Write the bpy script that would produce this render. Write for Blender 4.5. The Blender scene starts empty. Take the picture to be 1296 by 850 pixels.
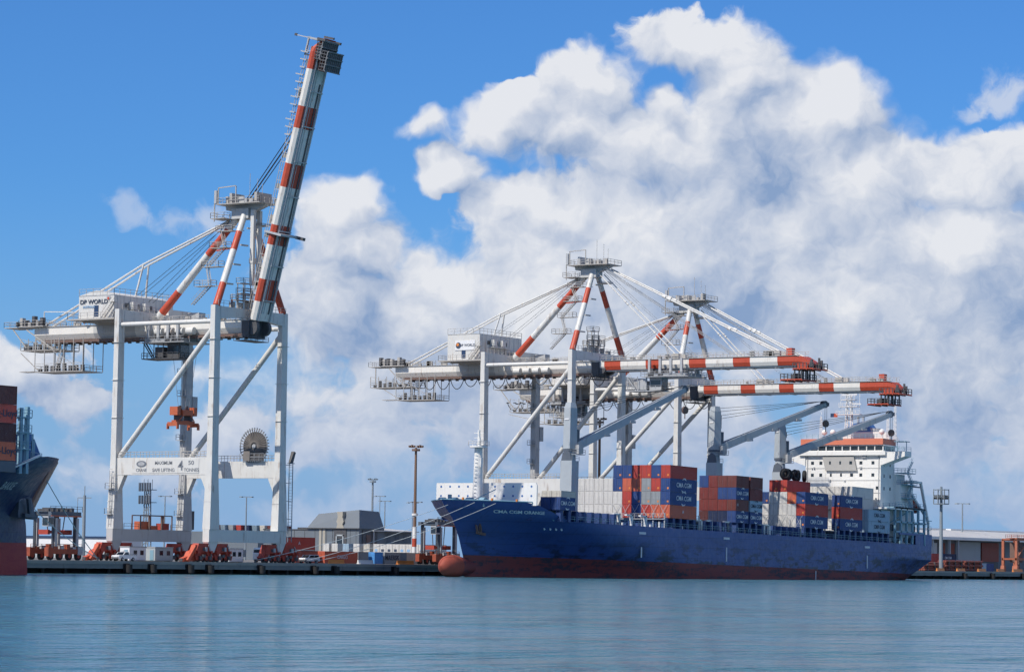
import bpy, math, random
from mathutils import Vector, Matrix
random.seed(11)
R = math.radians
S = bpy.context.scene
COL = S.collection

# ------------------------------------------------------------------ camera, sky, sun, exposure
# world axes: X along the quay edge (away to the right), Y inland, Z up; water level z = 0, quay edge at y = 0
cam_d = bpy.data.cameras.new('camera')
cam = bpy.data.objects.new('camera', cam_d)
COL.objects.link(cam)
cr, cu = Vector((.5414386, -.8406091, .0148547)), Vector((-.0723226, -.0289655, .9969606))
cb = cr.cross(cu)
cam.matrix_world = Matrix(((cr.x, cu.x, cb.x, -448.529), (cr.y, cu.y, cb.y, -352.154), (cr.z, cu.z, cb.z, 3.5), (0, 0, 0, 1)))
cam_d.sensor_width = 36
cam_d.lens = 102.78
cam_d.clip_end = 30000
cam_d.clip_start = 1
S.camera = cam

SUN_EL, SUN_X, SUN_Y = 48, -.95, .31
sd = Vector((SUN_X * math.cos(R(SUN_EL)), SUN_Y * math.cos(R(SUN_EL)), math.sin(R(SUN_EL)))).normalized()
sun_d = bpy.data.lights.new('sun', 'SUN')
sun_d.energy = 4.3
sun_d.angle = R(.5)
sun_d.color = (1, .94, .85)
sun = bpy.data.objects.new('sun', sun_d)
COL.objects.link(sun)
sun.rotation_euler = sd.to_track_quat('Z', 'Y').to_euler()
sun.location = sd * 300

S.view_settings.view_transform = 'Standard'
S.view_settings.look = 'None'
S.view_settings.gamma = 1
S.view_settings.use_curve_mapping = False
S.view_settings.exposure = 0
S.render.engine = 'CYCLES'
S.cycles.max_bounces = 5
S.cycles.diffuse_bounces = 2
S.cycles.glossy_bounces = 3
S.cycles.transparent_max_bounces = 6
S.cycles.use_denoising = True
S.cycles.use_adaptive_sampling = True
S.cycles.adaptive_threshold = .02
S.cycles.adaptive_min_samples = 8
S.cycles.caustics_reflective = False
S.cycles.caustics_refractive = False

world = bpy.data.worlds.new('World')
S.world = world
world.use_nodes = True


class NT:
    """short hand for building node trees"""
    def __init__(s, tree):
        s.t = tree
        s.l = tree.links

    def n(s, typ, **kw):
        nd = s.t.nodes.new(typ)
        for k, v in kw.items():
            setattr(nd, k, v)
        return nd

    def put(s, sock, v):
        if isinstance(v, bpy.types.NodeSocket):
            s.l.new(v, sock)
        elif v is not None:
            sock.default_value = v

    def m(s, op, a, b=None, c=None, clamp=False):
        nd = s.n('ShaderNodeMath', operation=op, use_clamp=clamp)
        s.put(nd.inputs[0], a)
        if b is not None: s.put(nd.inputs[1], b)
        if c is not None: s.put(nd.inputs[2], c)
        return nd.outputs[0]

    def vm(s, op, a, b=None, sc=None):
        nd = s.n('ShaderNodeVectorMath', operation=op)
        s.put(nd.inputs[0], a)
        if b is not None: s.put(nd.inputs[1], b)
        if sc is not None: s.put(nd.inputs[3], sc)
        return nd.outputs['Value'] if op in ('LENGTH', 'DOT_PRODUCT', 'DISTANCE') else nd.outputs[0]

    def noise(s, vec, scale, detail=4, rough=.5, dist=0, dim='3D', color=False):
        nd = s.n('ShaderNodeTexNoise', noise_dimensions=dim)
        if vec is not None: s.l.new(vec, nd.inputs['Vector'])
        nd.inputs['Scale'].default_value = scale
        nd.inputs['Detail'].default_value = detail
        nd.inputs['Roughness'].default_value = rough
        nd.inputs['Distortion'].default_value = dist
        return nd.outputs['Color' if color else 'Fac']

    def ramp(s, f, lo, hi, a=0., b=1., interp='SMOOTHSTEP'):
        nd = s.n('ShaderNodeMapRange', interpolation_type=interp)
        s.put(nd.inputs[0], f)
        nd.inputs[1].default_value, nd.inputs[2].default_value = lo, hi
        nd.inputs[3].default_value, nd.inputs[4].default_value = a, b
        return nd.outputs[0]

    def mix(s, f, a, b, mode='MIX'):
        nd = s.n('ShaderNodeMix', data_type='RGBA', blend_type=mode)
        s.put(nd.inputs['Factor'], f)
        for k, v in ((6, a), (7, b)):
            if isinstance(v, bpy.types.NodeSocket): s.l.new(v, nd.inputs[k])
            else: nd.inputs[k].default_value = (*v[:3], 1)
        return nd.outputs[2]


# ---- sky: Nishita with cumulus laid out by azimuth and elevation (units: 1 = 1.55 degrees)
CLOUDS = [(-1.18, 5.46, 0.55, 0.28, 0, 0.8, 0), (-0.23, 5.56, 1.0, 0.48, 12, 1.2, 0), (0.43, 5.41, 1.3, 0.5, 0, 1.1, 0), (1.8, 5.82, 0.42, 0.34, 0, 0.8, 0), (0.9, 5.97, 0.78, 0.55, -10, 1.0, 0), (1.54, 5.2, 1.25, 0.72, 0, 1.2, 0), (2.18, 6.51, 1.05, 0.45, -5, 1.1, 0), (2.79, 6.15, 0.95, 0.8, -25, 1.3, 0), (2.99, 5.41, 1.5, 1.1, 0, 1.4, 0), (3.89, 5.6, 0.9, 0.72, 0, 1.3, 0), (4.29, 4.71, 1.5, 1.05, 0, 1.4, 0), (5.38, 4.81, 1.4, 0.7, -5, 1.2, 0), (6.27, 4.95, 0.9, 0.6, 0, 1.1, 0), (-0.94, 4.93, 0.58, 0.34, -10, 1.0, 0), (0.39, 4.43, 1.25, 0.5, -12, 1.2, 0), (-2.37, 4.39, 0.7, 0.45, 0, 1.0, 0), (-2.11, 3.93, 1.0, 0.6, -20, 1.1, 0), (-0.85, 3.39, 1.35, 0.62, -15, 1.2, 0), (-2.4, 3.24, 1.1, 1.0, 0, 1.2, 0), (1.91, 3.81, 3.3, 1.5, 0, 1.6, 0), (4.6, 3.13, 3.4, 1.7, 0, 1.6, 0), (-0.19, 2.78, 3.0, 1.2, -5, 1.4, 0), (5.39, 3.92, 2.0, 1.1, 0, 1.5, 0), (0.43, 1.89, 4.2, 1.1, 0, 0.75, 0), (4.9, 1.54, 3.0, 1.2, 0, 0.8, 0), (-2.06, 1.45, 2.0, 0.7, 0, 0.6, 0), (-3.1, 3.33, 0.4, 0.6, 0, 0.7, 0), (-6.24, 2.31, 0.8, 0.45, 0, 0.6, 0), (-5.44, 1.88, 0.9, 0.4, 0, 0.55, 0), (-4.07, 2.31, 0.9, 0.3, 0, 0.45, 0), (-5.32, 1.0, 1.3, 0.3, 0, 0.35, 0), (-3.56, 1.43, 1.0, 0.4, 0, 0.5, 0), (-2.55, 0.65, 2.0, 0.4, 0, 0.35, 0)]
BRIGHT = [(2.13, 6.54, 0.8, 0.4, 0, 0.35), (0.98, 6.04, 0.6, 0.4, 0, 0.25), (3.89, 5.7, 0.75, 0.55, 0, 0.45), (4.44, 4.76, 0.6, 0.6, -40, 0.4), (5.92, 4.22, 0.7, 0.6, 0, 0.35), (-1.02, 4.77, 0.6, 0.3, 0, 0.3), (-0.01, 4.46, 0.9, 0.35, -15, 0.25), (0.98, 5.49, 0.7, 0.5, 0, 0.2), (-2.32, 4.54, 0.6, 0.4, 0, 0.3), (-1.21, 3.76, 1.1, 0.4, -20, 0.25), (1.39, 4.85, 0.5, 0.3, -30, 0.25), (-0.99, 3.07, 0.9, 0.5, 0, 0.15), (0.21, 3.19, 0.8, 0.5, 0, 0.2), (2.89, 5.45, 0.75, 0.75, -40, -0.8), (-1.79, 3.05, 1.1, 0.55, -50, -0.55), (3.4, 4.66, 0.9, 0.5, 0, -0.4), (5.68, 3.23, 1.4, 0.55, 0, -0.65), (4.3, 3.82, 1.2, 0.55, -10, -0.55), (3.01, 2.92, 1.7, 0.6, 0, -0.4), (0.28, 5.09, 0.6, 0.35, 0, -0.1), (-0.98, 2.57, 1.1, 0.4, -20, -0.25), (-0.17, 1.48, 4.0, 0.9, 0, -0.15), (4.41, 1.94, 2.6, 0.8, 0, -0.2)]
WISPS = [(-4.99, 4.27, 0.5, 0.3, -20, 0.5), (-4.39, 4.15, 0.8, 0.3, 0, 0.5), (-3.94, 4.24, 0.45, 0.36, 0, 0.6), (6.09, 5.89, 0.9, 0.55, 15, 0.8), (5.66, 5.71, 0.5, 0.24, 0, 0.7)]


def chain(t, p, prev):
    # p, unchanged in effect, but evaluated after prev (keeps the shader's working set small)
    nd = t.n('ShaderNodeVectorMath', operation='MULTIPLY_ADD')
    t.put(nd.inputs[0], prev)
    nd.inputs[1].default_value = (1e-7, 0, 0)
    t.put(nd.inputs[2], p)
    return nd.outputs[0]


def build_world():
    w = NT(world.node_tree)
    world.node_tree.nodes.clear()
    out = w.n('ShaderNodeOutputWorld')
    sky = w.n('ShaderNodeTexSky', sky_type='NISHITA', sun_disc=False)
    sky.sun_elevation = R(SUN_EL)
    sky.sun_rotation = math.atan2(sd.x, sd.y)
    sky.altitude = 0
    sky.air_density = 1.0
    sky.dust_density = .35
    sky.ozone_density = 2.2
    tc = w.n('ShaderNodeTexCoord')
    d = tc.outputs['Generated']
    sx = w.n('ShaderNodeSeparateXYZ')
    w.l.new(d, sx.inputs[0])
    ca = w.vm('DOT_PRODUCT', d, (.540, -.8416, 0))
    cf = w.vm('DOT_PRODUCT', d, (.8416, .540, 0))
    az = w.m('MULTIPLY', w.m('ARCTAN2', ca, cf), 37.)
    el = w.m('MULTIPLY', w.m('ARCSINE', sx.outputs[2]), 37.)
    cx = w.n('ShaderNodeCombineXYZ')
    w.l.new(az, cx.inputs[0])
    w.l.new(el, cx.inputs[1])
    P = cx.outputs[0]
    wcol = w.noise(P, 1.1, 3, .6, color=True)
    warp = w.vm('SCALE', w.vm('SUBTRACT', wcol, (.5, .5, .5)), sc=.85)
    P1 = w.vm('ADD', P, warp)

    # density group, evaluated at a point and a step towards the sun
    g = bpy.data.node_groups.new('cloud_density', 'ShaderNodeTree')
    g.interface.new_socket('P', in_out='INPUT', socket_type='NodeSocketVector')
    g.interface.new_socket('D', in_out='OUTPUT', socket_type='NodeSocketFloat')
    g.interface.new_socket('N', in_out='OUTPUT', socket_type='NodeSocketFloat')
    q = NT(g)
    gi, go = q.n('NodeGroupInput'), q.n('NodeGroupOutput')
    p = gi.outputs[0]
    acc = None
    for k, (x, y, rx, ry, rot, wt, off) in enumerate(CLOUDS):
        mp = q.n('ShaderNodeMapping', vector_type='TEXTURE')
        q.l.new(chain(q, p, acc) if k and k % 6 == 0 else p, mp.inputs[0])
        mp.inputs['Location'].default_value = (x, y, 0)
        mp.inputs['Rotation'].default_value = (0, 0, R(rot))
        mp.inputs['Scale'].default_value = (rx, ry, 1)
        e = q.m('MULTIPLY_ADD', q.vm('LENGTH', mp.outputs[0]), -wt, wt - off)
        acc = e if acc is None else q.m('SMOOTH_MAX', acc, e, .12)
    p = chain(q, p, acc)
    n1 = q.noise(p, .8, 9, .575)
    dd = q.m('ADD', acc, q.m('MULTIPLY_ADD', n1, 1.8, -.9))
    q.l.new(dd, go.inputs[0])
    q.l.new(n1, go.inputs[1])

    def dens(vec):
        nd = w.n('ShaderNodeGroup')
        nd.node_tree = g
        w.l.new(vec, nd.inputs[0])
        return nd.outputs
    d0, nz = dens(P1)[:2]
    d1 = dens(w.vm('ADD', chain(w, P1, d0), (-.2, .3, 0)))[0]
    nf = w.noise(w.vm('ADD', chain(w, P1, d1), (-.06, .09, 0)), .8, 7, .575)
    edge = w.ramp(w.noise(chain(w, P, d0), .7, 2, .5), .36, .64, .12, .65)
    mask = w.m('MULTIPLY', w.ramp(w.m('DIVIDE', d0, edge), 0., 1.), w.ramp(el, .1, 1.6, .62, 1.))
    # thin veil low over the horizon
    lit = w.m('MULTIPLY_ADD', w.m('SUBTRACT', d0, d1), 1.05, .47)
    lit = w.m('ADD', lit, w.m('MULTIPLY', w.m('SUBTRACT', nz, nf), 1.7))
    soft = w.noise(P, .42, 6, .55)
    lit = w.m('ADD', lit, w.m('MULTIPLY_ADD', soft, 2.0, -1.04))
    for (x, y, rx, ry, rot, amt) in BRIGHT:
        mp = w.n('ShaderNodeMapping', vector_type='TEXTURE')
        w.l.new(chain(w, P1, lit), mp.inputs[0])
        mp.inputs['Location'].default_value = (x, y, 0)
        mp.inputs['Rotation'].default_value = (0, 0, R(rot))
        mp.inputs['Scale'].default_value = (rx, ry, 1)
        e = w.ramp(w.vm('LENGTH', mp.outputs[0]), 0, 1, amt, 0)
        lit = w.m('ADD', lit, e)
    lowdim = w.ramp(el, .4, 3.2, -.16, 0.)
    lit = w.m('ADD', lit, lowdim)
    lit = w.ramp(lit, -.45, 1.02, interp='LINEAR')
    ccol = w.mix(lit, (.25, .36, .57), (.80, .815, .855))
    ccol = w.mix(w.ramp(el, .2, 2.6, .62, 0.), ccol, (.335, .45, .68))
    skyc = w.vm('SCALE', sky.outputs[0], sc=SKY_STR)
    # air near the horizon is paler
    hz = w.ramp(el, -.5, 5., .85, 0.)
    skyc = w.vm('MULTIPLY', skyc, SKY_TINT)
    skyc = w.mix(hz, skyc, (.26, .42, .71))
    # unseen scattered cloud added round the rest of the dome to lift the ambient light
    oth = w.m('MULTIPLY', w.ramp(w.noise(chain(w, P, mask), .17, 3, .55), .46, .62), w.ramp(w.m('ABSOLUTE', az), 8., 13.))
    skyc = w.mix(w.m('MULTIPLY', oth, .85), skyc, (.60, .61, .64))
    # torn wisps that thin out to nothing
    wn = w.noise(chain(w, P1, oth), 1.5, 7, .62)
    for (x, y, rx, ry, rot, amt) in WISPS:
        mp = w.n('ShaderNodeMapping', vector_type='TEXTURE')
        w.l.new(P1, mp.inputs[0])
        mp.inputs['Location'].default_value = (x, y, 0)
        mp.inputs['Rotation'].default_value = (0, 0, R(rot))
        mp.inputs['Scale'].default_value = (rx, ry, 1)
        e = w.m('ADD', w.ramp(w.vm('LENGTH', mp.outputs[0]), 0., 1., .62, 0., 'LINEAR'), w.m('SUBTRACT', wn, .72))
        skyc = w.mix(w.ramp(e, 0., .34, 0., amt), skyc, (.62, .68, .80))
    col = w.mix(w.m('MULTIPLY', mask, .97), skyc, ccol)
    bg = w.n('ShaderNodeBackground')
    w.l.new(col, bg.inputs[0])
    bg.inputs[1].default_value = 1.0
    w.l.new(bg.outputs[0], out.inputs[0])


SKY_STR = .1
SKY_TINT = (.325, .695, 1.21)
build_world()

# ------------------------------------------------------------------ materials
MATS = {}


def mat(name, rgb, rough=.5, var=.12, scale=1.2, streak=0., streak_col=(.12, .07, .045), metal=0., spots=0., spec=.5, objcol=False, dirt_scale=.35):
    if name in MATS: return MATS[name]
    m = bpy.data.materials.new(name)
    m.use_nodes = True
    t = NT(m.node_tree)
    b = m.node_tree.nodes['Principled BSDF']
    geo = t.n('ShaderNodeNewGeometry')
    pos = geo.outputs['Position']
    if objcol:
        oi = t.n('ShaderNodeObjectInfo')
        base = oi.outputs['Color']
        off = t.vm('SCALE', (1., 1., 1.), sc=t.m('MULTIPLY', oi.outputs['Random'], 50.))
        pos = t.vm('ADD', pos, off)
    else:
        rgbn = t.n('ShaderNodeRGB')
        rgbn.outputs[0].default_value = (*rgb, 1)
        base = rgbn.outputs[0]
    n = t.noise(pos, scale, 5, .6)
    col = t.mix(1., base, t.mix(n, (1 - var,) * 3, (1 + var,) * 3), 'MULTIPLY')
    if streak > 0:
        mp = t.n('ShaderNodeMapping')
        t.l.new(pos, mp.inputs[0])
        mp.inputs['Scale'].default_value = (1.6, 1.6, .16)
        s1 = t.noise(mp.outputs[0], 1., 4, .65)
        s2 = t.noise(pos, dirt_scale, 3, .5)
        f = t.m('MULTIPLY', t.ramp(s1, .5, .72), t.ramp(s2, .42, .62))
        col = t.mix(t.m('MULTIPLY', f, streak), col, streak_col)
    if spots > 0:
        s3 = t.noise(pos, 2.6, 6, .7)
        col = t.mix(t.m('MULTIPLY', t.ramp(s3, .6, .68), spots), col, streak_col)
    t.l.new(col, b.inputs['Base Color'])
    t.l.new(t.ramp(n, .25, .75, max(.02, rough - .1), min(1, rough + .12)), b.inputs['Roughness'])
    b.inputs['Metallic'].default_value = metal
    b.inputs['Specular IOR Level'].default_value = spec
    MATS[name] = m
    return m


WHITE = mat('crane_white_paint', (.66, .65, .615), .5, .09, .5, .75, (.30, .21, .15))
CREAM = mat('girder_cream_white', (.78, .745, .68), .5, .08, .5, .7, (.33, .23, .16))
GREYW = mat('crane_grey_and_shaded_white', (.50, .50, .49), .55, .1, .7, .5, (.24, .18, .13))  # grey paint, also white paint with shade put into it
RED = mat('warning_red_paint', (.50, .075, .035), .5, .12, .8, .3, (.16, .03, .02))
BOGIE = mat('bogie_red_paint', (.42, .058, .034), .6, .25, 1.3, .4, (.06, .03, .03))
ORANGE = mat('machine_orange_paint', (.50, .125, .055), .5, .2, 1.5, .4, (.1, .05, .03))
GALV = mat('galvanised_steel', (.42, .43, .44), .5, .18, 2., .2)
RAILM = mat('handrail_steel', (.44, .415, .38), .5, .12, 2.)
DARKST = mat('dark_machinery', (.085, .085, .09), .55, .3, 1.5, .2)
OXIDE = mat('oxide_brown_steel', (.17, .105, .085), .65, .25, 1.2)
BLACK = mat('black_rubber', (.018, .018, .02), .75, .2, 2.)
CABLE = mat('black_cable', (.02, .02, .022), .6, .1, 2.)
ROPE = mat('wire_rope', (.28, .29, .30), .5, .1, 2.)
GLASS = mat('dark_glass', (.02, .03, .04), .08, .1, 1., spec=.9)
CONC = mat('quay_concrete', (.30, .285, .26), .85, .2, .4, .25, (.12, .11, .1))
QEDGE = mat('quay_edge_concrete', (.20, .205, .20), .85, .3, .45, .7, (.07, .07, .07))
DARKC = mat('shadowed_pile_concrete', (.06, .06, .06), .9, .2, .5)  # concrete darkened, the shade under the deck put into its colour
TARMAC = mat('yard_asphalt', (.17, .165, .155), .9, .2, .05)
NAVY = mat('sign_navy', (.02, .05, .12), .5, .05, 2.)
SKYBL = mat('sign_light_blue', (.25, .42, .62), .5, .05, 2.)
SIGNW = mat('sign_white', (.78, .78, .78), .5, .04, 2.)
CONT = mat('container_paint', (1, 1, 1), .5, .13, .9, .35, (.07, .05, .045), objcol=True, dirt_scale=.8)
LETTERW = mat('lettering_white', (.62, .66, .70), .6, .1, 2.)
LETTERD = mat('lettering_dark', (.05, .07, .11), .6, .1, 2.)
HULLB = None
SHIPW = mat('ship_white_paint', (.80, .79, .76), .45, .05, .4, .35, (.42, .33, .25))
SHIPBL = mat('ship_light_blue_paint', (.22, .38, .47), .5, .1, .6, .3, (.15, .12, .1))
SHIPGR = mat('ship_crane_grey', (.40, .44, .47), .5, .1, .5, .4, (.16, .13, .11))
SHIPGD = mat('ship_crane_dark', (.10, .12, .15), .5, .15, .8)
SHIPOR = mat('ship_orange_band', (.66, .20, .12), .5, .06, .6)
SHIPDK = mat('deck_blue', (.03, .065, .19), .55, .2, .8, .4, (.05, .04, .04))
BOATR = mat('lifeboat_orange', (.50, .08, .03), .4, .1, 1.)
CORR = mat('grey_cladding', (.15, .175, .20), .6, .08, .25, .2, (.16, .16, .16))
CORRL = mat('pale_cladding', (.42, .46, .48), .6, .08, .25, .2)
BUFF = mat('buff_panel', (.40, .37, .31), .7, .1, .5)
SHEDW = mat('white_shed_cladding', (.80, .80, .81), .6, .04, .3)
ROOFM = mat('roof_sheeting', (.52, .51, .49), .6, .15, .2, .3, (.3, .28, .25))
REDBR = mat('red_door', (.30, .085, .06), .7, .2, .5)
POLEB = mat('brown_pole', (.20, .12, .08), .6, .15, .8)
POLEG = mat('grey_pole', (.24, .28, .31), .5, .1, .8)
CARW = mat('white_car_paint', (.78, .78, .77), .25, .03, 1., spec=.6)
SKIN = mat('skin', (.42, .26, .19), .6, .05, 4.)
BLUEC = mat('blue_paint', (.05, .15, .38), .5, .15, 1.)
YELL = mat('buoy_orange', (.75, .26, .06), .5, .1, 2.)
RUSTP = mat('rust_red_pipe', (.23, .065, .045), .7, .3, 1.4)


def hull_mat(name, top, foot, seed, patch, scuff=(.012, .014, .022)):
    m = bpy.data.materials.new(name)
    m.use_nodes = True
    t = NT(m.node_tree)
    b = m.node_tree.nodes['Principled BSDF']
    geo = t.n('ShaderNodeNewGeometry')
    pos = t.vm('ADD', geo.outputs['Position'], (seed, 0, 0))
    sp = t.n('ShaderNodeSeparateXYZ')
    t.l.new(geo.outputs['Position'], sp.inputs[0])
    z = sp.outputs[2]
    n = t.noise(pos, .16, 6, .6)
    n2 = t.noise(pos, 1.1, 4, .6)
    col = t.mix(n, [c * .86 for c in top], [c * 1.14 for c in top])
    mp = t.n('ShaderNodeMapping')
    t.l.new(pos, mp.inputs[0])
    mp.inputs['Scale'].default_value = (.16, .16, .5)
    pn = t.noise(mp.outputs[0], 1., 6, .68)
    # tug and fender scuffs low on the side
    lowf = t.ramp(z, 3.2, 11., 1., 0.)
    sc = t.m('MULTIPLY', t.ramp(pn, .47, .6), lowf)
    col = t.mix(t.m('MULTIPLY', sc, .85), col, scuff)
    mp2 = t.n('ShaderNodeMapping')
    t.l.new(pos, mp2.inputs[0])
    mp2.inputs['Scale'].default_value = (1.3, 1.3, .12)
    rs = t.noise(mp2.outputs[0], 1., 4, .65)
    col = t.mix(t.m('MULTIPLY', t.ramp(rs, .6, .72), .3), col, (.10, .05, .035))
    cz_ = t.n('ShaderNodeCombineXYZ')
    t.l.new(sp.outputs[0], cz_.inputs[0])
    t.l.new(z, cz_.inputs[1])
    bk = t.n('ShaderNodeTexBrick')
    t.l.new(cz_.outputs[0], bk.inputs['Vector'])
    bk.inputs['Scale'].default_value = 1
    bk.inputs['Brick Width'].default_value = 9.
    bk.inputs['Row Height'].default_value = 2.3
    bk.inputs['Mortar Size'].default_value = .07
    bk.inputs['Mortar Smooth'].default_value = .6
    bk.inputs['Color1'].default_value = (1, 1, 1, 1)
    bk.inputs['Color2'].default_value = (.9, .9, .92, 1)
    bk.inputs['Mortar'].default_value = (.66, .64, .62, 1)
    col = t.mix(1., col, bk.outputs['Color'], 'MULTIPLY')
    t.l.new(col, b.inputs['Base Color'])
    t.l.new(t.ramp(n2, .3, .7, .3, .48), b.inputs['Roughness'])
    bp = t.n('ShaderNodeBump')
    bp.inputs['Strength'].default_value = .25
    bp.inputs['Distance'].default_value = .3
    t.l.new(t.noise(pos, .45, 2, .5), bp.inputs['Height'])
    t.l.new(bp.outputs[0], b.inputs['Normal'])
    m2 = bpy.data.materials.new(name + '_boot')
    m2.use_nodes = True
    t = NT(m2.node_tree)
    b = m2.node_tree.nodes['Principled BSDF']
    geo = t.n('ShaderNodeNewGeometry')
    pos = t.vm('ADD', geo.outputs['Position'], (seed, 0, 0))
    mp = t.n('ShaderNodeMapping')
    t.l.new(pos, mp.inputs[0])
    mp.inputs['Scale'].default_value = (.11, .11, .8)
    f = t.noise(mp.outputs[0], 1., 7, .72)
    n = t.noise(pos, 1.3, 5, .65)
    col = t.mix(t.ramp(t.m('ADD', f, t.m('MULTIPLY_ADD', n, .5, -.25)), .36, .54), foot, patch)
    t.l.new(col, b.inputs['Base Color'])
    b.inputs['Roughness'].default_value = .65
    return m, m2


# ------------------------------------------------------------------ mesh builder
class MB:
    def __init__(s, xf=None):
        s.v, s.f, s.mi, s.xf = [], [], [], xf

    def add(s, vs, fs, m=0):
        o = len(s.v)
        if s.xf: vs = [s.xf(*p) for p in vs]
        s.v += [tuple(p) for p in vs]
        s.f += [tuple(i + o for i in f) for f in fs]
        s.mi += [m] * len(fs)

    def box(s, x0, x1, y0, y1, z0, z1, m=0):
        s.add([(x0, y0, z0), (x1, y0, z0), (x1, y1, z0), (x0, y1, z0), (x0, y0, z1), (x1, y0, z1), (x1, y1, z1), (x0, y1, z1)],
              [(3, 2, 1, 0), (4, 5, 6, 7), (0, 1, 5, 4), (1, 2, 6, 5), (2, 3, 7, 6), (3, 0, 4, 7)], m)

    def loft(s, loops, m=0, caps=True, ms=None):
        n = len(loops[0])
        vs = [p for l in loops for p in l]
        o = len(s.v)
        if s.xf: vs = [s.xf(*p) for p in vs]
        s.v += [tuple(p) for p in vs]
        for k in range(len(loops) - 1):
            for i in range(n):
                j = (i + 1) % n
                s.f.append((o + k * n + i, o + k * n + j, o + (k + 1) * n + j, o + (k + 1) * n + i))
                s.mi.append(ms[k] if ms else m)
        if caps:
            s.f.append(tuple(o + i for i in reversed(range(n))))
            s.mi.append(ms[0] if ms else m)
            s.f.append(tuple(o + (len(loops) - 1) * n + i for i in range(n)))
            s.mi.append(ms[-1] if ms else m)

    def frame(s, p, q):
        d = (Vector(q) - Vector(p))
        d.normalize()
        a = Vector((0, 0, 1)) if abs(d.z) < .95 else Vector((0, 1, 0))
        r = d.cross(a).normalized()
        return r, r.cross(d).normalized()

    def bar(s, p, q, w=.15, h=None, m=0):
        h = w if h is None else h
        r, u = s.frame(p, q)
        P, Q = Vector(p), Vector(q)
        L = [[c + r * (sx * w / 2) + u * (sy * h / 2) for sx, sy in ((-1, -1), (1, -1), (1, 1), (-1, 1))] for c in (P, Q)]
        s.loft(L, m)

    def tube(s, p, q, r, n=10, m=0, r2=None, bands=None):
        r2 = r if r2 is None else r2
        a, b = s.frame(p, q)
        P, Q = Vector(p), Vector(q)
        ts, ms = [0., 1.], [m]
        if bands:
            ts = [bands[0][0]] + [x[1] for x in bands]
            ms = [x[2] for x in bands]
        L = []
        for t in ts:
            c, rr = P.lerp(Q, t), r + (r2 - r) * t
            L.append([c + a * (rr * math.cos(k * 2 * math.pi / n)) + b * (rr * math.sin(k * 2 * math.pi / n)) for k in range(n)])
        s.loft(L, ms=ms)

    def path(s, pts, r, n=6, m=0):
        L = []
        for i, p in enumerate(pts):
            a, b = s.frame(pts[max(0, i - 1)], pts[min(len(pts) - 1, i + 1)])
            L.append([Vector(p) + a * (r * math.cos(k * 2 * math.pi / n)) + b * (r * math.sin(k * 2 * math.pi / n)) for k in range(n)])
        s.loft(L, m)

    def prism(s, poly, ax, a, b, m=0):
        """poly in the two other axes, extruded along axis ax from a to b"""
        def pt(u, v, t):
            return (t, u, v) if ax == 'x' else (u, t, v) if ax == 'y' else (u, v, t)
        s.loft([[pt(u, v, a) for u, v in poly], [pt(u, v, b) for u, v in poly]], m)

    def disc(s, c, ax, r, t, n=16, m=0, ri=None):
        c = Vector(c)
        d = {'x': Vector((1, 0, 0)), 'y': Vector((0, 1, 0)), 'z': Vector((0, 0, 1))}[ax]
        s.tube(c - d * (t / 2), c + d * (t / 2), r, n, m)

    def rail(s, pts, h=1.1, step=1.6, r=.045, m=0, mid=True):
        for p, q in zip(pts[:-1], pts[1:]):
            P, Q = Vector(p), Vector(q)
            n = max(1, int((Q - P).length / step))
            for k in range(n + 1):
                c = P.lerp(Q, k / n)
                s.bar(c, c + Vector((0, 0, h)), r * 1.6, None, m)
            for hh in ((h, h * .55) if mid else (h,)):
                s.bar(P + Vector((0, 0, hh)), Q + Vector((0, 0, hh)), r * 1.6, None, m)

    def deck(s, x0, x1, y0, y1, z, t=.14, h=1.1, m=0, mr=0, sides='xXyY'):
        s.box(x0, x1, y0, y1, z - t, z, m)
        for k, a, b in (('x', (x0, y0), (x0, y1)), ('X', (x1, y0), (x1, y1)), ('y', (x0, y0), (x1, y0)), ('Y', (x0, y1), (x1, y1))):
            if k in sides: s.rail([(*a, z), (*b, z)], h, m=mr)

    def stair(s, p, q, w=.8, m=0, mr=0):
        """flight from p to q, width along x"""
        P, Q = Vector(p), Vector(q)
        n = max(3, int(abs(Q.z - P.z) / .35))
        for sx in (-1, 1):
            o = Vector((sx * w / 2, 0, 0))
            s.bar(P + o, Q + o, .07, .22, m)
            s.bar(P + o + Vector((0, 0, 1)), Q + o + Vector((0, 0, 1)), .07, None, mr)
        for k in range(n):
            c = P.lerp(Q, (k + .5) / n)
            s.box(c.x - w / 2, c.x + w / 2, c.y - .13, c.y + .13, c.z - .02, c.z + .02, m)

    def build(s, name, mats, parent=None, smooth=0., loc=None):
        me = bpy.data.meshes.new(name)
        base = Vector((0, 0, 0))
        if loc is not None: base = Vector(loc)
        elif parent is not None: base = root_loc(parent)
        me.from_pydata([(x - base.x, y - base.y, z - base.z) for x, y, z in s.v], [], s.f)
        for m in (mats if isinstance(mats, (list, tuple)) else [mats]):
            me.materials.append(m)
        for p, k in zip(me.polygons, s.mi): p.material_index = k
        if smooth:
            for p in me.polygons: p.use_smooth = True
            me.set_sharp_from_angle(angle=R(smooth))
        me.update()
        return link(name, me, parent, loc)


def root_loc(o):
    while o.parent is not None: o = o.parent
    return Vector(o.get('base', o.location))


def link(name, me, parent=None, loc=None):
    o = bpy.data.objects.new(name, me)
    COL.objects.link(o)
    if parent is not None: o.parent = parent
    if loc is not None: o.location = loc
    return o


def tag(o, label=None, cat=None, group=None, kind=None):
    for k, v in (('label', label), ('category', cat), ('group', group), ('kind', kind)):
        if v: o[k] = v
    return o


def thing(name, label, cat, loc, group=None):
    o = bpy.data.objects.new(name, None)
    COL.objects.link(o)
    o.location = loc
    o.empty_display_size = .5
    return tag(o, label, cat, group)


_tc = {}


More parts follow.
